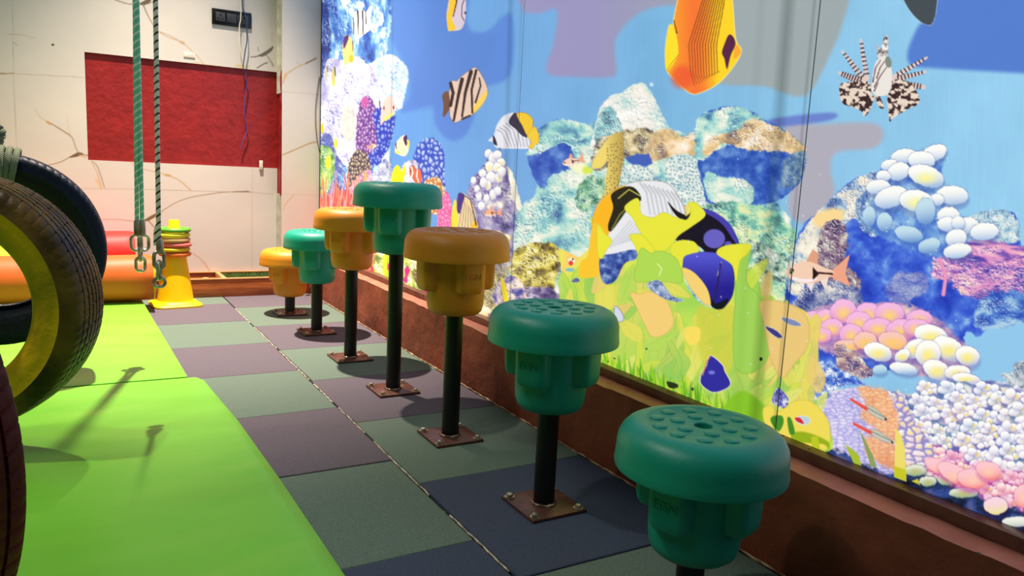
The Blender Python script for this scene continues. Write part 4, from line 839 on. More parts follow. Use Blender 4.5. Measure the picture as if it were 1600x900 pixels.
# pier standing forward beside the mural, its return left bare and red for part of its height
PX0 = on_back(440.5, 150, YP)[0]; z_a = on_back(440, 145, YP)[1]; z_b = on_back(440, 303, YP)[1]
ev, ef, em = [], [], []
addq([(PX0, YP, 0), (PX0, YP, z_b), (PX0, YB, z_b), (PX0, YB, 0)], 2); addq([(PX0, YP, z_a), (PX0, YP, 3.9), (PX0, YB, 3.9), (PX0, YB, z_a)], 2)
addq([(PX0+.006, YP, z_b), (PX0+.006, YP, z_a), (PX0+.006, YB, z_a), (PX0+.006, YB, z_b)], 1)
addq([(PX0-.018, YP+.055, z_a), (PX0+.01, YP+.055, z_a), (PX0+.01, YP+.055, 1.75), (PX0-.018, YP+.055, 1.75)], 2)
pier = grid_object('trim_5', seq(PX0, 1.36, .0045), np.concatenate([seq(0, 1.95, .0045), np.linspace(2.0, 3.9, 10)]), lambda U, V: np.stack([U, YP+0*U, V], 1), marble(lambda U, V: proj(U, YP, V)), [m_marble, m_red, m_edge], extra=(ev, ef, em))
tag(pier, kind='structure')
# ragged red strip down the bare corner
bm = bmesh.new()
for x_, z0_, z1_ in [(HX1-.012, HZ0-.0, HZ1), (PX0-.004, z_b-.01, z_a)]:
    tube(bm, [(x_+rng.uniform(-.003, .003), YB-.003 if x_ < PX0-.02 else YP+.01, z0_+(z1_-z0_)*k/14) for k in range(15)], .006, 6)
box(bm, HX1-.002, PX0+.004, YB-.02, YB+.03, z_b, z_a)
tag(obj('trim_6', bm, m_red), kind='structure')
# dark gap where the mural meets the pier
bm = bmesh.new(); box(bm, 1.333, 1.362, 4.722, 4.736, .24, 2.3)
tag(obj('trim_7', bm, material('dark_channel', (16, 16, 22), .5, c2=(26, 26, 32), scale=12)), kind='structure')

# ================================================================ MURAL
XM = 1.335
m_mural = nodes_print('backlit_reef_print', .42, .95, .3, 0., .38)
m_frame = material('panel_edge', (196, 206, 214), .5, c2=(176, 186, 196), scale=20)
mural = thing('wall_mural', 'backlit aquarium mural of reef, corals and fish covering the right wall', 'mural', (XM, 2.5, .25))
ysd = [4.0]
def glow(U, V):  # shade of the frame posts, painted as dimmer bands in the backlight
    x, y = proj(XM, U, V); g = np.ones(len(x))
    def band(x0, y0, x1, y1, w_, k):
        xc = x0+(x1-x0)*(y-y0)/(y1-y0); return 1-k*np.clip(1-np.abs(x-xc)/w_, 0, 1)**.8
    g *= band(1232, 0, 1200, 400, 14, .42)*band(798, 0, 790, 300, 6, .28)*band(1273, 0, 1235, 400, 4, .3)*band(614, 0, 610, 320, 3, .2)*band(815, 0, 804, 300, 3, .15)*band(1190, 0, 1160, 500, 10, .08)
    return g
for (ya, yb, dz, step) in [(.28, 1.1035, .0017, 1.3), (1.1065, 2.304, .0023, 1.3), (2.307, 3.524, .0034, 1.3), (3.527, 4.722, .0042, 1.1)]:
    Y = ya; L_ = [ya]
    while Y < yb-1e-4:
        x0 = float(proj(XM, Y, .7)[0]); x1 = float(proj(XM, Y+.001, .7)[0]); dy = min(.02, step*.001/abs(x1-x0)); dy = max(dy, .0009); Y = min(Y+dy, yb); L_.append(Y)
    us = np.array(L_); vs = np.concatenate([np.arange(.2505, 1.28 if ya < 2 else 1.62 if ya < 3 else 1.8, dz), np.arange(1.28 if ya < 2 else 1.62 if ya < 3 else 1.8, 2.3, .008), [2.3]])
    v_, f_, m_ = quads_box(XM+.0005, XM+.024, ya-.001, yb+.001, .2502, 2.301, 1)
    def shift(U, V, p=mural): return np.stack([XM-p.location.x+0*U, U-p.location.y, V-p.location.z], 1)
    v_ = [(a-XM, b-2.5, c-.25) for a, b, c in v_]
    grid_object('mural_panel', us, vs, shift, lambda U, V: reef_print(*proj(XM, U, V)), [m_mural, m_frame], parent=mural, extra=(v_, f_, m_), attrs={'backlight': glow})
# ================================================================ STEPPING STOOLS
m_green = material('teal_moulded_plastic', (6, 146, 120), .42, c2=(10, 154, 128), scale=5, detail=3, bump=.05, bscale=160, spec=.5)
m_yel = material('amber_moulded_plastic', (224, 134, 22), .46, c2=(232, 144, 30), scale=5, detail=3, bump=.05, bscale=160, spec=.5)
m_pole = material('black_painted_steel', (14, 14, 15), .38, c2=(22, 21, 20), scale=14, spec=.4)
m_plate = material('brown_steel_plate', (112, 74, 62), .38, .35, c2=(84, 52, 44), scale=16, detail=6, bump=.15, bscale=60)
m_bolt = material('zinc_bolt', (214, 204, 180), .3, .85, c2=(150, 138, 116), scale=60, bump=.1)
m_weld = material('weld_bead', (186, 160, 138), .35, .7, c2=(90, 66, 56), scale=60)

def cap_mesh():
    bm = bmesh.new()
    prof = [(.078, .004), (.138, .002), (.147, .0), (.1525, .002), (.1535, .008), (.1522, .020), (.1512, .034), (.1508, .044), (.1485, .055), (.1435, .0655), (.1350, .0745), (.1230, .0805), (.1090, .0828), (.1010, .0822), (.0985, .0812), (.06, .0806), (.0185, .0806), (.0165, .0790), (.0160, .074), (.0150, .045), (0, .045)]
    lathe(bm, prof, 72)
    # raised studs: two rings and a few between
    spots = [(.046, 2*PI*k/6+.3) for k in range(6)]+[(.083, 2*PI*k/11+.1) for k in range(11)]
    for r, a in spots:
        lathe(bm, [(.0135, -.002), (.0135, .0006), (.0125, .0022), (.0105, .0030), (0, .0032)], 20, cx=r*math.cos(a), cy=r*math.sin(a), z0=.0808)
    return bm
def cup_mesh():
    bm = bmesh.new()
    lathe(bm, [(.086, .006), (.0855, -.01), (.0850, -.06), (.0835, -.115), (.0815, -.135), (.0775, -.149), (.069, -.157), (.055, -.160), (.030, -.160), (0, -.160)], 56)
    # four moulded lugs, rounded boxes swelling from the cup
    for k in range(4):
        a = k*PI/2; ca, sa = math.cos(a), math.sin(a)
        rows = []
        for z, s_, d_ in [(.004, 1.0, 1.0), (-.03, 1., 1.), (-.066, .98, .985), (-.080, .95, .96), (-.0875, .88, .9), (-.090, .74, .76)]:
            hw = .0395*s_; rr = .040+.0745*d_; c = .016
            sec = [(.05, hw), (.068, hw)]
            for t in np.linspace(0, PI/2, 6): sec.append((rr-c-(.006*0)+c*math.sin(t), hw-c+c*math.cos(t)))
            sec2 = sec+[(x, -y) for x, y in sec[::-1]]
            # outer face follows a gentle curve
            out = []
            for x, y in sec2:
                if x > rr-.02: x -= .0035*(y/hw)**2
                out.append(bm.verts.new((x*ca-y*sa, x*sa+y*ca, z)))
            rows.append(out)
        for A, B in zip(rows, rows[1:]):
            for i in range(len(A)-1): bm.faces.new((A[i], A[i+1], B[i+1], B[i]))
        bm.faces.new(rows[-1])
    return bm
def text_mesh(txt, size, depth):
    cu = bpy.data.curves.new('letters', 'FONT'); cu.body = txt; cu.size = size; cu.extrude = depth; cu.align_x = 'CENTER'; cu.align_y = 'CENTER'
    to = bpy.data.objects.new('letters', cu); COL.objects.link(to); dg = bpy.context.evaluated_depsgraph_get(); me = bpy.data.meshes.new_from_object(to.evaluated_get(dg))
    bpy.data.objects.remove(to); return me
letters = text_mesh('EGN', .024, .0008)

stool_green = dict(cap=None)
def make_stool(loc, zu, mat, ang, prot=None, plate_rot=0):
    t = thing('stepping_stool', ' ', 'stool', (loc[0], loc[1], 0), 0, 'mushroom-shaped stepping stools bolted down along the mural')
    def child(name, me, parent, z=0, rz=0):
        o = bpy.data.objects.new(name, me); COL.objects.link(o); o.parent = parent; o.location = (0, 0, z); o.rotation_euler = (0, 0, rz); return o
    child('seat', SEAT[mat.name], t, zu, ang)
    c = child('cup', CUP[mat.name], t, zu, ang)
    lt = bpy.data.objects.new('embossed_letters', LET[mat.name]); COL.objects.link(lt); lt.parent = c
    lt.location = (0, -.1138, -.04); lt.rotation_euler = (PI/2, 0, 0)
    bm = bmesh.new(); lathe(bm, [(.0255, .008), (.0255, zu-.155)], 28); lathe(bm, [(.040, zu-.1585), (.040, zu-.1645), (0, zu-.1645)], 24)
    obj('post', bm, m_pole, t)
    p = child('base_plate', PLATE, t, 0, plate_rot)
    child('weld', WELD, t, 0, 0)
    for sx in (-1, 1):
        for sy in (-1, 1):
            b = child('bolt', BOLT, t); b.location = (sx*.060, sy*.060, .0085); b.rotation_euler = (0, 0, sx+sy*.4)
    return t
def tomesh(bm, name, mats):
    o = obj(name, bm, mats); me = o.data; bpy.data.objects.remove(o); return me
SEAT, CUP, LET = {}, {}, {}
for mt in (m_green, m_yel):
    SEAT[mt.name] = tomesh(cap_mesh(), 'seat', mt); CUP[mt.name] = tomesh(cup_mesh(), 'cup', mt)
    l2 = letters.copy(); l2.materials.clear(); l2.materials.append(mt); LET[mt.name] = l2
bm = bmesh.new(); box(bm, -.075, .075, -.075, .075, .001, .0085, .0015); PLATE = tomesh(bm, 'base_plate', m_plate)
bm = bmesh.new()
tube(bm, [((.0275+.0015*math.sin(k*2.3))*math.cos(2*PI*k/28), (.0275+.0015*math.sin(k*1.7))*math.sin(2*PI*k/28), .010+.001*math.sin(k*3.1)) for k in range(28)], .0042, 6, closed=True); WELD = tomesh(bm, 'weld', m_weld)
bm = bmesh.new(); lathe(bm, [(0, .0005), (.0125, .0), (.0125, .002), (.008, .0024)], 20)
lathe(bm, [(.0085, .002), (.0085, .0075), (.0065, .0095), (0, .0105)], 6); BOLT = tomesh(bm, 'bolt', m_bolt)

def stool_angle(x, y, th):   # th: how far the front lug is turned to the right of the sight line, degrees
    az = math.atan2(x, y); d = math.radians(th)
    ang = -PI/2-az   # direction from the stool towards the viewer
    return ang+d+PI/2
stools = [((.972, 3.977), .257, m_yel, -35, 'lowest amber stepping stool, farthest away in front of the wooden planter'),
          ((.978, 3.492), .398, m_green, -15, 'short teal stepping stool between the farthest amber stool and the taller amber one'),
          ((.972, 2.969), .533, m_yel, -32, 'tall amber stepping stool standing just behind the tallest teal stool'),
          ((.971, 2.479), .653, m_green, -15, 'tallest teal stepping stool on the longest black post, mid row'),
          ((.955, 1.967), .537, m_yel, 26, 'nearest amber stepping stool, beside the mural between two teal stools'),
          ((.961, 1.451), .406, m_green, -27, 'mid-height teal stepping stool second nearest, on a dark tile by the kerb'),
          ((.964, .955), .280, m_green, -27, 'nearest and lowest teal stepping stool with round studs visible on top, lower right')]
for (xy, zu, mt, th, lab) in stools:
    t = make_stool(xy, zu, mt, stool_angle(xy[0], xy[1], th)); t['label'] = lab

# ================================================================ MATS
m_mat = material('lime_vinyl', (118, 198, 52), .36, c2=(126, 206, 60), scale=3, detail=2, bump=.12, bscale=9, spec=.5, stretch=(1, 2.4, 1))
m_matside = material('lime_vinyl_side', (96, 176, 30), .8, c2=(88, 166, 26), scale=5, spec=.15)
def mat_mesh(x0, x1, y0, y1, h, amp, seed, edge=None, nx=110, ny=150, rd=(.035, .011)):
    bm = bmesh.new(); xs = np.linspace(0, 1, nx); ysn = np.linspace(0, 1, ny)
    X, Y = np.meshgrid(xs, ysn); ye = y0+(y1-y0)*Y
    xr = np.array([edge(v) for v in ysn*(y1-y0)+y0]) if edge else np.full(ny, x1)
    xe = x0+(xr[:, None]-x0)*X
    rx = np.minimum((xr[:, None]-xe), (xe-x0)); ry = np.minimum(ye-y0, y1-ye); e = np.minimum(rx, ry)
    prof = np.clip(e/rd[0], 0, 1); prof = 1-(1-prof)**2.4
    wr = (fbm(xe*2.2+ye*1.2, ye*9-xe*2.5, seed, 3)-.5)*1.0+(fbm(xe*5, ye*22, seed+4, 2)-.5)*.5*np.clip(1-(xr[:, None]-xe)/.25, 0, 1)
    z = h-rd[1]*(1-prof)+amp*wr*np.clip(e/.03, 0, 1)
    vs_ = [[bm.verts.new((float(xe[j, i]), float(ye[j, i]), float(z[j, i]))) for i in range(nx)] for j in range(ny)]
    for j in range(ny-1):
        for i in range(nx-1): bm.faces.new((vs_[j][i], vs_[j][i+1], vs_[j+1][i+1], vs_[j+1][i]))
    rim = [vs_[0][i] for i in range(nx)]+[vs_[j][nx-1] for j in range(1, ny)]+[vs_[ny-1][i] for i in range(nx-2, -1, -1)]+[vs_[j][0] for j in range(ny-2, 0, -1)]
    low = [bm.verts.new((v.co.x, v.co.y, .0)) for v in rim]
    mid = [bm.verts.new((v.co.x+(.003 if v.co.x > x0+.3 else -.003), v.co.y, h*.45)) for v in rim]
    n = len(rim)
    for A, B in ((rim, mid), (mid, low)):
        for k in range(n): bm.faces.new((A[k], A[(k+1) % n], B[(k+1) % n], B[k])).material_index = 1
    bm.faces.new(low).material_index = 1
    return bm
mt1 = obj('play_mat', mat_mesh(-1.6, .41, -1.0, 2.724, .05, .0075, 3, lambda y: float(np.interp(y, [-1, 1.26, 1.76, 2.22, 2.69, 2.72], [.42, .414, .408, .396, .368, .355])), ny=230), [m_mat, m_matside], loc=(0, 0, .001))
tag(mt1, 'large lime green vinyl play mat nearest the camera, lower left', 'mat', 'lime green floor mats')
mt2 = obj('play_mat', mat_mesh(-1.6, .32, 2.728, 4.40, .046, .0018, 9, lambda y: float(np.interp(y, [2.74, 4.4], [.322, .292])), rd=(.004, .001), ny=330), [m_mat, m_matside], loc=(0, 0, .001))
tag(mt2, 'farther lime green vinyl mat reaching back to the orange bolster', 'mat', 'lime green floor mats')

# ================================================================ WOODEN PLANTER at the back wall
m_wood = material('orange_brown_wood', (140, 72, 30), .45, c2=(176, 102, 50), scale=7, detail=8, lo=.38, hi=.62, bump=.1, bscale=30, stretch=(.8, 1, 9))
m_woodt = material('pale_wood_edge', (204, 150, 96), .5, c2=(180, 122, 74), scale=10, detail=6, stretch=(.6, 3, 3))
m_soil = material('planter_base', (116, 66, 40), .8, c2=(90, 50, 32), scale=20)
pl = thing('planter_box', 'long low wooden planter box running along the foot of the marble wall', 'planter', (0, 4.71, 0))
PY0, PY1, PZ = 4.565-4.71, 4.866-4.71, .108
bm = bmesh.new(); box(bm, -2.2, 1.125, PY0, PY0+.018, .001, PZ-.007, .001); obj('front_board', bm, m_wood, pl)
bm = bmesh.new(); box(bm, -2.2, 1.125, PY1-.016, PY1, .001, PZ-.007, .001); obj('back_board', bm, m_wood, pl)
bm = bmesh.new(); box(bm, 1.107, 1.125, PY0+.018, PY1-.016, .001, PZ-.007, .001); obj('end_board', bm, m_wood, pl)
bm = bmesh.new(); box(bm, -2.2, 1.107, PY0+.018, PY1-.016, .001, .02); obj('base_board', bm, m_soil, pl)
bm = bmesh.new(); box(bm, -2.2, 1.13, PY0-.004, PY0+.026, PZ-.007, PZ, .0015); box(bm, -2.2, 1.13, PY1-.022, PY1, PZ-.007, PZ, .0015); box(bm, 1.10, 1.13, PY0+.026, PY1-.022, PZ-.007, PZ, .0015)
obj('rim', bm, m_woodt, pl)
for xx in (-1.2, -.25, .748):
    bm = bmesh.new(); box(bm, xx-.012, xx+.012, PY0+.027, PY1-.023, .02, PZ-.001, .001); obj('divider', bm, m_woodt, pl)
m_turf = material('artificial_grass', (50, 84, 22), .7, c2=(92, 120, 40), scale=60, lo=.35, hi=.7)
bm = bmesh.new(); box(bm, .765, 1.09, 4.60, 4.84, .022, .075)
for k in range(5200):
    x = rng.uniform(.765, 1.09); y = rng.uniform(4.598, 4.838); h = rng.uniform(.02, .038); a = rng.uniform(0, 2*PI); l = rng.uniform(.004, .018); w_ = .0016
    dx, dy = math.cos(a), math.sin(a); b0 = Vector((x, y, .074)); t_ = Vector((min(max(x+dx*l, .762), 1.092), min(max(y+dy*l, 4.596), 4.842), .074+h)); s_ = Vector((-dy*w_, dx*w_, 0))
    bm.faces.new((bm.verts.new(b0-s_), bm.verts.new(b0+s_), bm.verts.new(t_)))
tag(obj('artificial_grass', bm, m_turf, smooth=False), 'dark green artificial grass filling the right section of the wooden planter', 'grass', kind='stuff')
bm = bmesh.new()
lathe(bm, [(0, -.038)]+[(.038*math.cos(t), .038*math.sin(t)) for t in np.linspace(-1.4, 1.4, 12)]+[(0, .038)], 28)
tag(obj('play_ball', bm, material('peach_plastic', (216, 140, 84), .5, c2=(206, 128, 74), scale=8), loc=(.66, 4.70, .059)), 'small peach ball lying inside the planter behind the yellow cone', 'ball')

# ================================================================ CONE with rings
m_cone = material('yellow_cone_plastic', (240, 196, 0), .4, c2=(246, 206, 6), scale=5, bump=.03, spec=.5)
cn = thing('traffic_cone', 'bright yellow plastic cone beside the green mat, wearing a stack of rings', 'cone', (.462, 4.372, 0), .10)
bm = bmesh.new()
hb = .122
rows = []
for s_, z in [(1, .0), (1, .008), (.97, .012), (.90, .016), (.80, .022), (.77, .028)]:
    row = []
    for k in range(48):
        a = 2*PI*k/48+PI/4; c, sn = math.cos(a), math.sin(a); n_ = 6 if s_ > .85 else 3.2
        rr = (abs(c)**n_+abs(sn)**n_)**(-1/n_); row.append(bm.verts.new((hb*s_*rr*c, hb*s_*rr*sn, z)))
    rows.append(row)
for A, B in zip(rows, rows[1:]):
    for k in range(48): bm.faces.new((A[k], A[(k+1) % 48], B[(k+1) % 48], B[k]))
bm.faces.new(rows[0]); bm.faces.new(rows[-1]); obj('foot', bm, m_cone, cn, loc=(0, 0, .001))
bm = bmesh.new(); lathe(bm, [(.0925, .02), (.090, .035), (.058, .262), (.0425, .385), (.0355, .40), (.030, .408), (.0275, .448), (.0245, .455), (0, .456)], 40); obj('body', bm, m_cone, cn)
ringc = [('orange', (224, 110, 40), .2755, .002), ('yellow', (222, 190, 20), .3010, -.003), ('pink', (226, 110, 104), .3265, .006), ('cream', (206, 170, 116), .3520, -.001), ('lemon yellow', (214, 214, 50), .3775, -.002), ('leaf green', (88, 158, 44), .4035, .002)]
pos = ['lowest of the six rings on the yellow cone', 'second from the bottom on the yellow cone', 'just above the lower yellow ring on the cone', 'between the pink ring and the upper yellow ring on the cone', 'second from the top on the yellow cone', 'topmost of the rings on the yellow cone']
for i, (nm, c, z, dx) in enumerate(ringc):
    bm = bmesh.new(); n1, n2 = 48, 14; rr = []
    for a in range(n1):
        th = 2*PI*a/n1; row = []
        for b in range(n2):
            ph = 2*PI*b/n2; r = .0655+.0155*math.cos(ph); row.append(bm.verts.new((r*math.cos(th), r*math.sin(th), .0122*math.sin(ph))))
        rr.append(row)
    for a in range(n1):
        for b in range(n2): bm.faces.new((rr[a][b], rr[(a+1) % n1][b], rr[(a+1) % n1][(b+1) % n2], rr[a][(b+1) % n2]))
    o = obj('toss_ring', bm, material(nm.replace(' ', '_')+'_ring_plastic', c, .45, c2=tuple(int(v*.93) for v in c), scale=20, bump=.1, bscale=120), loc=(.462+dx, 4.372, z))
    tag(o, nm+' toss ring, '+pos[i], 'ring', 'toss rings stacked on the cone')

# ================================================================ BOLSTERS
def bolster(name, x0, x1, y, z, r, col, label, pip=None, right_r=None):
    t = thing('bolster', label, 'bolster', ((x0+x1)/2, y, z-r)); cx, cz = (x0+x1)/2, r
    m = material(name+'_vinyl', col, .5, c2=tuple(min(255, int(v*1.06)) for v in col), scale=4, bump=.12, bscale=10, spec=.3)
    bm = bmesh.new(); n = 64; rows = []; L_ = (x1-x0)
    for k in range(60):
        u = k/59; x = -L_/2+L_*u; e = min(u, 1-u)*L_
        q = r*(1-.06*math.exp(-e/.012)); row = []
        for j in range(n):
            a = 2*PI*j/n; rr = q+.0022*math.sin(a*9+u*7)*math.exp(-e/.05)+.0012*math.sin(a*3+x*11)
            row.append(bm.verts.new((x, rr*math.cos(a), cz+rr*math.sin(a))))
        rows.append(row)
    for A, B in zip(rows, rows[1:]):
        for j in range(n): bm.faces.new((A[j], A[(j+1) % n], B[(j+1) % n], B[j]))
    for row, s_ in ((rows[0], -1), (rows[-1], 1)):
        c = bm.verts.new((s_*(L_/2+.006), 0, cz))
        for j in range(n): bm.faces.new((row[j], row[(j+1) % n], c))
    obj('cover', bm, m, t)
    if pip:
        mp = material(name+'_end_panel', pip, .4, c2=tuple(int(v*.95) for v in pip), scale=8)
        bm = bmesh.new(); bmx = L_/2
        tube(bm, [(bmx+.001, (r*.955)*math.cos(2*PI*k/48), cz+(r*.955)*math.sin(2*PI*k/48)) for k in range(48)], .0055, 8, closed=True)
        rim = [bm.verts.new((bmx+.004, r*.95*math.cos(2*PI*k/48), cz+r*.95*math.sin(2*PI*k/48))) for k in range(48)]; c = bm.verts.new((bmx+.012, 0, cz))
        for k in range(48): bm.faces.new((rim[k], rim[(k+1) % 48], c))
        obj('end_panel', bm, mp, t); t.children[-1]['label'] = 'yellow end panel with piping'
    return t
bolster('orange', -1.35, .345, 4.275, .1665, .116, (198, 90, 36), 'long orange vinyl bolster with yellow end, lying on the far green mat', pip=(226, 176, 30))
bolster('red', -1.2, .292, 4.735, .236, .127, (214, 44, 40), 'red vinyl bolster behind the orange one, resting on the wooden planter')
bolster('yellow', -1.3, -.20, 4.497, .213, .104, (226, 206, 20), 'yellow vinyl bolster seen through the yellow tyre, behind the orange bolster')
# ================================================================ HANGING TYRES
m_rope = bpy.data.materials.new('grey_green_rope'); m_rope.use_nodes = True
def rope_mat(m, c1, c2, scale, rough=.8, ang=(0, .7, 0), bump=.6, lo=.3, hi=.62):
    nt = m.node_tree; b = nt.nodes['Principled BSDF']; b.inputs['Roughness'].default_value = rough
    tc = nt.nodes.new('ShaderNodeTexCoord'); mp = nt.nodes.new('ShaderNodeMapping'); mp.inputs['Rotation'].default_value = ang; nt.links.new(tc.outputs['Object'], mp.inputs[0])
    wv = nt.nodes.new('ShaderNodeTexWave'); wv.inputs['Scale'].default_value = scale; wv.inputs['Distortion'].default_value = .6; wv.bands_direction = 'Z'; nt.links.new(mp.outputs[0], wv.inputs[0])
    r = nt.nodes.new('ShaderNodeValToRGB'); r.color_ramp.elements[0].position = lo; r.color_ramp.elements[1].position = hi; r.color_ramp.elements[0].color = L4(c1); r.color_ramp.elements[1].color = L4(c2)
    nt.links.new(wv.outputs['Fac'], r.inputs[0]); nt.links.new(r.outputs[0], b.inputs['Base Color'])
    bp = nt.nodes.new('ShaderNodeBump'); bp.inputs['Strength'].default_value = bump; bp.inputs['Distance'].default_value = .003; nt.links.new(wv.outputs['Fac'], bp.inputs['Height']); nt.links.new(bp.outputs[0], b.inputs['Normal'])
    return m
rope_mat(m_rope, (78, 88, 66), (138, 146, 116), 70)

def tyre_mesh(Ro=.31, Ri=.195, W=.178, notch=6, N=300):
    """kind 1 = shoulder, 3 = tread rib, 4 = groove floor"""
    h = W/2
    P = []
    def side(s_):
        return [(Ri, s_*h*.70, 2), (Ri+.006, s_*h*.80, 2), (Ri+.018, s_*h*.90, 2), (Ri+.022, s_*h*.93, 2), (Ri+.026, s_*h*.935, 2), (Ri+.030, s_*h*.97, 2), (Ri+.050, s_*h*1.0, 2), (Ri+.066, s_*h*1.0, 2), (Ri+.069, s_*h*1.018, 2), (Ri+.073, s_*h*1.0, 2), (Ro-.030, s_*h*.975, 2), (Ro-.024, s_*h*.96, 1), (Ro-.016, s_*h*.93, 1), (Ro-.009, s_*h*.88, 1), (Ro-.0050, s_*h*.80, 1)]
    P += side(-1)
    def tr(u): return Ro-.0045*abs(u/.80)**2.2
    for g in (-.62, -.36, -.12, .12, .36, .62):
        wd = .022 if abs(g) > .5 else .032
        P += [(tr(g-wd-.006), (g-wd-.006)*h, 3), (tr(g-wd)-.0045, (g-wd)*h, 4), (tr(g+wd)-.0045, (g+wd)*h, 4), (tr(g+wd+.006), (g+wd+.006)*h, 3)]
        if g < .6:
            m_ = {-.62: -.49, -.36: -.24, -.12: 0, .12: .24, .36: .49}[g]; P.append((tr(m_), m_*h, 3))
    P += side(1)[::-1]
    P += [(Ri+.004, h*.62, 5), (Ri+.03, h*.80, 5), (Ri+.06, h*.88, 5), (Ro-.022, h*.78, 5), (Ro-.014, h*.5, 5), (Ro-.012, 0, 5), (Ro-.014, -h*.5, 5), (Ro-.022, -h*.78, 5), (Ri+.06, -h*.88, 5), (Ri+.03, -h*.80, 5), (Ri+.004, -h*.62, 5)]
    bm = bmesh.new(); rows = []
    # uneven angular steps: narrow sipes between wider blocks
    angs = []
    nb = 78
    for b_ in range(nb):
        a0 = 2*PI*b_/nb; st = 2*PI/nb
        angs += [(a0, 0), (a0+st*.10, 1), (a0+st*.16, 1), (a0+st*.26, 0), (a0+st*.63, 0)]
    for k, (a, cut) in enumerate(angs):
        row = []
        for r, x, kd in P:
            aa = a+.05*(x/h)**2*(1 if x > 0 else -1)+.03*(x/h) if kd in (1, 3, 4) else a
            if kd == 1 and cut: r -= .0014
            if kd == 3 and abs(x)/h > .6 and cut: r -= .0030
            if kd == 3 and abs(x)/h <= .6 and cut and (k//5+int(x/h*9)) % 2 == 0: r -= .0020
            row.append(bm.verts.new((r*math.cos(aa), x, r*math.sin(aa))))
        rows.append(row)
    n = len(P)
    for k in range(len(rows)):
        A, B = rows[k], rows[(k+1) % len(rows)]
        for j in range(n):
            f = bm.faces.new((A[j], A[(j+1) % n], B[(j+1) % n], B[j])); kd = P[j][2]
            f.material_index = 0 if kd in (1, 3, 4) or (kd == 2 and P[j][0] > Ri+.0665) else 1
    return bm
def tyre_mats(nm, tread, tread2, sidec, side2, rough=.5):
    return [material(nm+'_tyre_tread', tread, rough, c2=tread2, scale=9, detail=7, lo=.35, hi=.7, bump=.15, bscale=80, spec=.28), material(nm+'_tyre_sidewall', sidec, rough, c2=side2, scale=6, detail=8, lo=.4, hi=.72, bump=.3, bscale=50, spec=.35)]
def tyre(nm, loc, rz, mats, label, loops=7, spread=.020, topx=0):
    t = thing('tyre_swing', label, 'tyre', loc, rz)
    obj('tyre', tyre_mesh(), mats, t)
    # valve-side lettering ring is left as plain raised ribs; rope lashed round the top and running up
    r = bpy.data.objects.new('rope', None); COL.objects.link(r); r.parent = t; r.location = (0, 0, .32)
    Ro, Ri, h = .31, .195, .085
    bm = bmesh.new()
    for k in range(loops):
        a = PI/2+(k-(loops-1)/2)*.068; ca, sa = math.cos(a), math.sin(a)
        sec = [(Ro+.012, -h*.5), (Ro+.014, 0), (Ro+.012, h*.5), (Ro-.005, h*.98), (Ro-.03, h+.016), (Ro-.07, h+.017), (Ri+.02, h*.99+.008), (Ri-.008, h*.75), (Ri-.014, 0), (Ri-.008, -h*.75), (Ri+.02, -h*.99-.008), (Ro-.07, -h-.017), (Ro-.03, -h-.016), (Ro-.005, -h*.98)]
        P = [(rr*ca, x+.004*math.sin(k*2), rr*sa-.32) for rr, x in sec]
        P = cat_rom(P+[P[0]], 3)[:-1]
        tube(bm, P, .0098, 8, closed=True)
    obj('lashing', bm, m_rope, r)
    bm = bmesh.new()
    for k in range(4):
        P = [((.020+.008*math.sin(k))*math.cos(t_), (.024)*math.sin(t_), .022+k*.013+.006*math.sin(t_*2+k)) for t_ in np.linspace(0, 2*PI, 18)[:-1]]
        tube(bm, P, .0095, 8, closed=True)
    obj('knot', bm, m_rope, r)
    bm = bmesh.new(); tube(bm, [(0+.004*math.sin(k*.7), .004*math.cos(k), .03+(3.9-loc[2]-.32-.03)*k/30) for k in range(31)], .0105, 10); obj('line', bm, m_rope, r)
    return t
def at_px(x, y, Y): X, Z = on_back(x, y, Y); return (X, Y, Z)
tyre('yellow', at_px(-70, 470, 2.20), -math.radians(21), tyre_mats('yellow', (44, 32, 14), (120, 88, 34), (226, 178, 8), (150, 126, 18), .42), 'hanging tyre with yellow painted side, in front of the blue tyre at left')
tyre('navy', at_px(-2, 388, 2.95), math.radians(1), tyre_mats('navy', (4, 12, 30), (8, 22, 48), (3, 9, 22), (6, 14, 30), .5), 'dark navy painted tyre hanging behind the yellow one')
tyre('maroon', at_px(-270, 700, 1.25), -math.radians(58), tyre_mats('maroon', (84, 12, 12), (112, 26, 22), (60, 12, 14), (28, 6, 8), .6), 'dark maroon tyre hanging nearest, cut by the left edge of the picture')

# ================================================================ SWING ROPES
m_steel = material('galvanised_steel', (222, 214, 196), .3, .65, c2=(150, 142, 124), scale=40, bump=.1)
def braid(nm, c1, c2, scale): 
    m = bpy.data.materials.new(nm); m.use_nodes = True; return rope_mat(m, c1, c2, scale, .6, (.5, .6, 0), .4, .12, .26)
m_gr = braid('green_flecked_braid', (232, 244, 214), (118, 212, 166), 17)
m_wh = braid('cream_black_braid', (60, 52, 38), (248, 238, 208), 20)
def link(bm, c, L_, W_, r, rot=0, tilt=0):
    P = []
    for k in range(28):
        a = 2*PI*k/28; x = W_/2*math.cos(a); z = (L_-W_)/2*(1 if math.sin(a) > 0 else -1)+W_/2*math.sin(a)
        P.append((c[0]+x*math.cos(rot), c[1]+x*math.sin(rot), c[2]+z))
    tube(bm, P, r, 8, closed=True)
t = thing('swing_rope', 'green and white flecked doubled rope ending in short steel chain, left of the other rope', 'rope', (.197, 3.0, .47), 0)
bx0, bz0 = on_back(214, 345, 3.0); bx1, _ = on_back(222, 345, 3.0); tx, tz = on_back(212.5, 0, 3.0)
bx0 -= .197; bx1 -= .197; tx -= .197
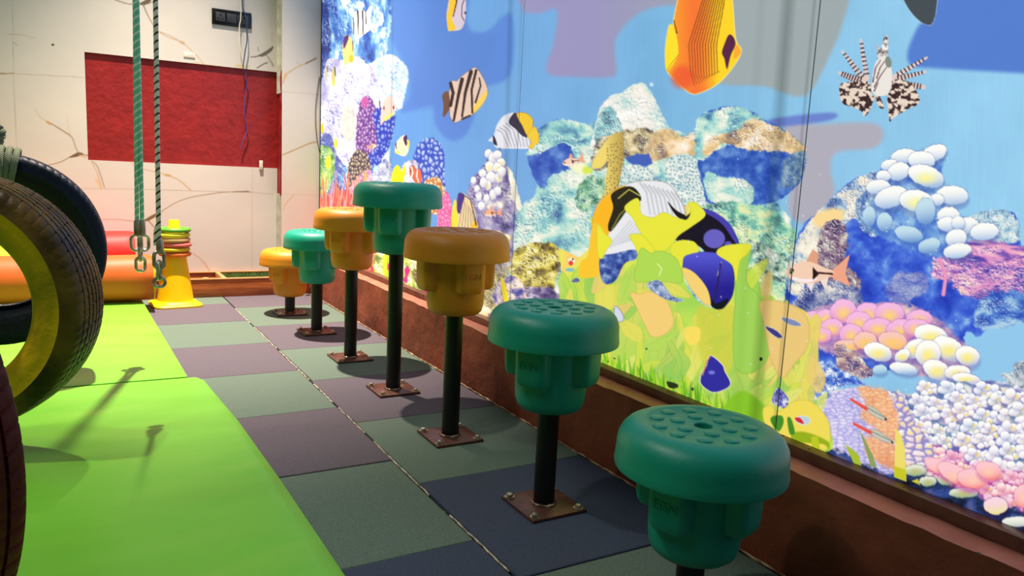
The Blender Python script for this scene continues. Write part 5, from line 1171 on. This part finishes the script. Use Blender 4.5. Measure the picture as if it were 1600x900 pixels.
for xb, dx in ((bx0, -.0035), (bx1, .0035)):
    bm = bmesh.new(); P = []
    for k in range(40):
        u = k/39; z = bz0-.47+(tz-bz0)*u; P.append((xb+(tx+dx-xb)*u, 0, z))
    P.append((tx+dx+(tx-(bx0+bx1)/2)*1.6, 0, 3.9-.47)); tube(bm, P, .0072, 10); obj('strand', bm, m_gr, t)
    bm = bmesh.new(); lathe(bm, [(0, 0), (.0105, .001), (.0112, .006), (.0105, .045), (.0085, .052)], 14, cx=xb, z0=bz0-.47-.05); obj('ferrule', bm, material('dull_metal_sleeve', (150, 120, 100), .45, .6, c2=(190, 180, 160), scale=30), t)
cx_ = (bx0+bx1)/2
for dz, Lk, Wk, rot in ((-.078, .055, .034, 0), (-.118, .050, .026, 1.3), (-.155, .050, .030, .1)):
    for s_ in ((-1, 1) if dz > -.1 else (0,)):
        bm = bmesh.new(); link(bm, (cx_+s_*.012, 0, bz0-.47+dz), Lk, Wk, .0056, rot+s_*.3); obj('chain_link', bm, m_steel, t)
t = thing('swing_rope', 'cream and black rope ending in a steel ring, in front of the yellow cone', 'rope', (.209, 2.4, .44), 0)
bx, bz = on_back(248, 378, 2.4); tx, tz = on_back(243, 0, 2.4); bx -= .209; tx -= .209
bm = bmesh.new(); tube(bm, [(bx+(tx-bx)*k/40, 0, bz-.44+(tz-bz)*k/40) for k in range(41)]+[(bx+(tx-bx)*3.0, 0, 3.9-.44)], .0066, 10); obj('strand', bm, m_wh, t)
bm = bmesh.new(); tube(bm, [(bx-.009, 0.002, bz-.44-.01), (bx-.008, 0, bz-.44+.03), (bx-.002, 0, bz-.44+.05)], .005, 8); obj('rope_tail', bm, m_wh, t)
bm = bmesh.new(); lathe(bm, [(0, 0), (.0095, .001), (.0105, .006), (.0100, .038), (.0085, .043)], 14, cx=bx+.003, z0=bz-.44-.035); obj('ferrule', bm, m_steel, t)
zc = bz-.44
for dz, Lk, Wk, rot in ((-.052, .05, .028, .2), (-.082, .052, .024, 1.2)):
    bm = bmesh.new(); link(bm, (bx, 0, zc+dz), Lk, Wk, .0054, rot); obj('chain_link', bm, m_steel, t)
bm = bmesh.new(); tube(bm, [(bx+.0145*math.cos(2*PI*k/30), -.002, zc-.117+.0145*math.sin(2*PI*k/30)) for k in range(30)], .0048, 8, closed=True); obj('ring', bm, m_steel, t)

# ================================================================ SMALL THINGS ON THE BACK WALL
m_blk = material('black_glossy_plate', (14, 16, 20), .25, c2=(20, 22, 26), scale=10)
m_mod = material('charcoal_module', (58, 60, 66), .4, c2=(50, 52, 58), scale=10)
sx0, sz1 = on_back(331, 12, YB-.01); sx1, sz1b = on_back(393, 18, YB-.01); _, sz0 = on_back(331, 37, YB-.01)
cx_, cz_ = (sx0+sx1)/2, (sz1+sz0)/2; hw, hh = (sx1-sx0)/2, (sz1-sz0)/2
t = thing('switch_plate', 'black electrical plate with two sockets and a switch, high on the marble wall', 'socket', (cx_, YB-.001, cz_))
bm = bmesh.new(); box(bm, -hw, hw, -.010, 0, -hh, hh, .003); obj('plate', bm, m_blk, t)
for nm, ux in (('socket', -.58), ('switch', -.02), ('socket', .60)):
    w_ = hw*.235; bm = bmesh.new(); box(bm, ux*hw-w_, ux*hw+w_, -.014, -.009, -w_*.95, w_*.95, .0015); q = obj(nm, bm, m_mod, t)
    if nm == 'socket':
        for px, pz in ((0, .45), (-.42, -.4), (.42, -.4)):
            bm = bmesh.new(); q2 = bmesh.ops.create_cone(bm, cap_ends=True, segments=12, radius1=.0042 if px else .005, radius2=.0042 if px else .005, depth=.001)['verts']
            bmesh.ops.rotate(bm, cent=(0, 0, 0), matrix=Matrix.Rotation(PI/2, 3, 'X'), verts=q2); bmesh.ops.translate(bm, vec=(ux*hw+px*w_, -.0145, pz*w_), verts=q2); obj('pin_hole', bm, m_blk, q)
bm = bmesh.new(); box(bm, .27*hw, .33*hw, -.014, -.009, -hw*.2, hw*.2, .001); obj('indicator', bm, m_mod, t)
def cable(name, label, pts, r, col, Yd):
    P = []
    for p_ in pts:
        x, y = p_[0], p_[1]; d = p_[2] if len(p_) > 2 else Yd; X, Z = on_back(x, y, YB-d); P.append((X, YB-d, Z))
    bm = bmesh.new(); tube(bm, cat_rom(P, 6), r, 8); tag(obj(name, bm, material(label.split()[0]+'_cable_sheath', col, .4, c2=tuple(int(v*.9) for v in col), scale=20)), label, 'cable')
cable('cable', 'white cable hanging across the black electrical plate to the red recess', [(377, -40), (377, 0), (376, 30), (374, 42), (375, 70), (379, 95), (380, 108)], .0032, (230, 226, 216), .024)
cable('cable', 'blue cable hanging beside the white one over the electrical plate', [(378, -40), (379, 10), (384, 25), (386, 60), (383, 80), (380, 104), (381, 108)], .0032, (44, 70, 110), .031)
cable('cable', 'purple cable dangling loose in front of the red recess', [(381, 108, .01), (384, 120, .01), (386, 132, .008), (382, 160, .008), (383, 185, .008), (386, 204, .008), (379, 222, .01), (376, 232, .012)], .0032, (90, 60, 130), .01)
cable('cable', 'maroon cable running down the red recess below the purple one', [(386, 206, -.02), (381, 226, -.02), (376, 240, -.02), (375, 256, -.02)], .0022, (90, 14, 20), -.02)
cable('cable', 'thin dark cable hanging down the pier beside the mural edge', [(499, 120, .14), (494, 160, .14), (493, 185, .14), (495, 215, .14), (500, 240, .14)], .0018, (40, 34, 40), .14)
for (x, y), lab in (((408, 258), 'small white plastic clip at the lower right of the red recess'), ((296, 86), 'small white sticker above the top edge of the red recess')):
    X, Z = on_back(x, y, YB-.01); bm = bmesh.new()
    if x > 400: box(bm, -.010, .010, -.012, 0, -.028, .028, .002)
    else: box(bm, -.030, .030, -.004, 0, -.013, .013, .001)
    tag(obj('wall_clip' if x > 400 else 'sticker', bm, m_chip, loc=(X, YB-.0005, Z)), lab, 'clip' if x > 400 else 'sticker')
# little bent wire sticking up by the kerb end
bm = bmesh.new(); tube(bm, [(1.205, 4.50, .002), (1.212, 4.50, .012), (1.222, 4.50, .05)], .0022, 6); tube(bm, [(1.19, 4.49, .003), (1.205, 4.50, .003), (1.222, 4.50, .002)], .0022, 6)
tag(obj('bent_wire', bm, m_pole), 'tiny bent dark wire on the floor at the far end of the kerb', 'wire')
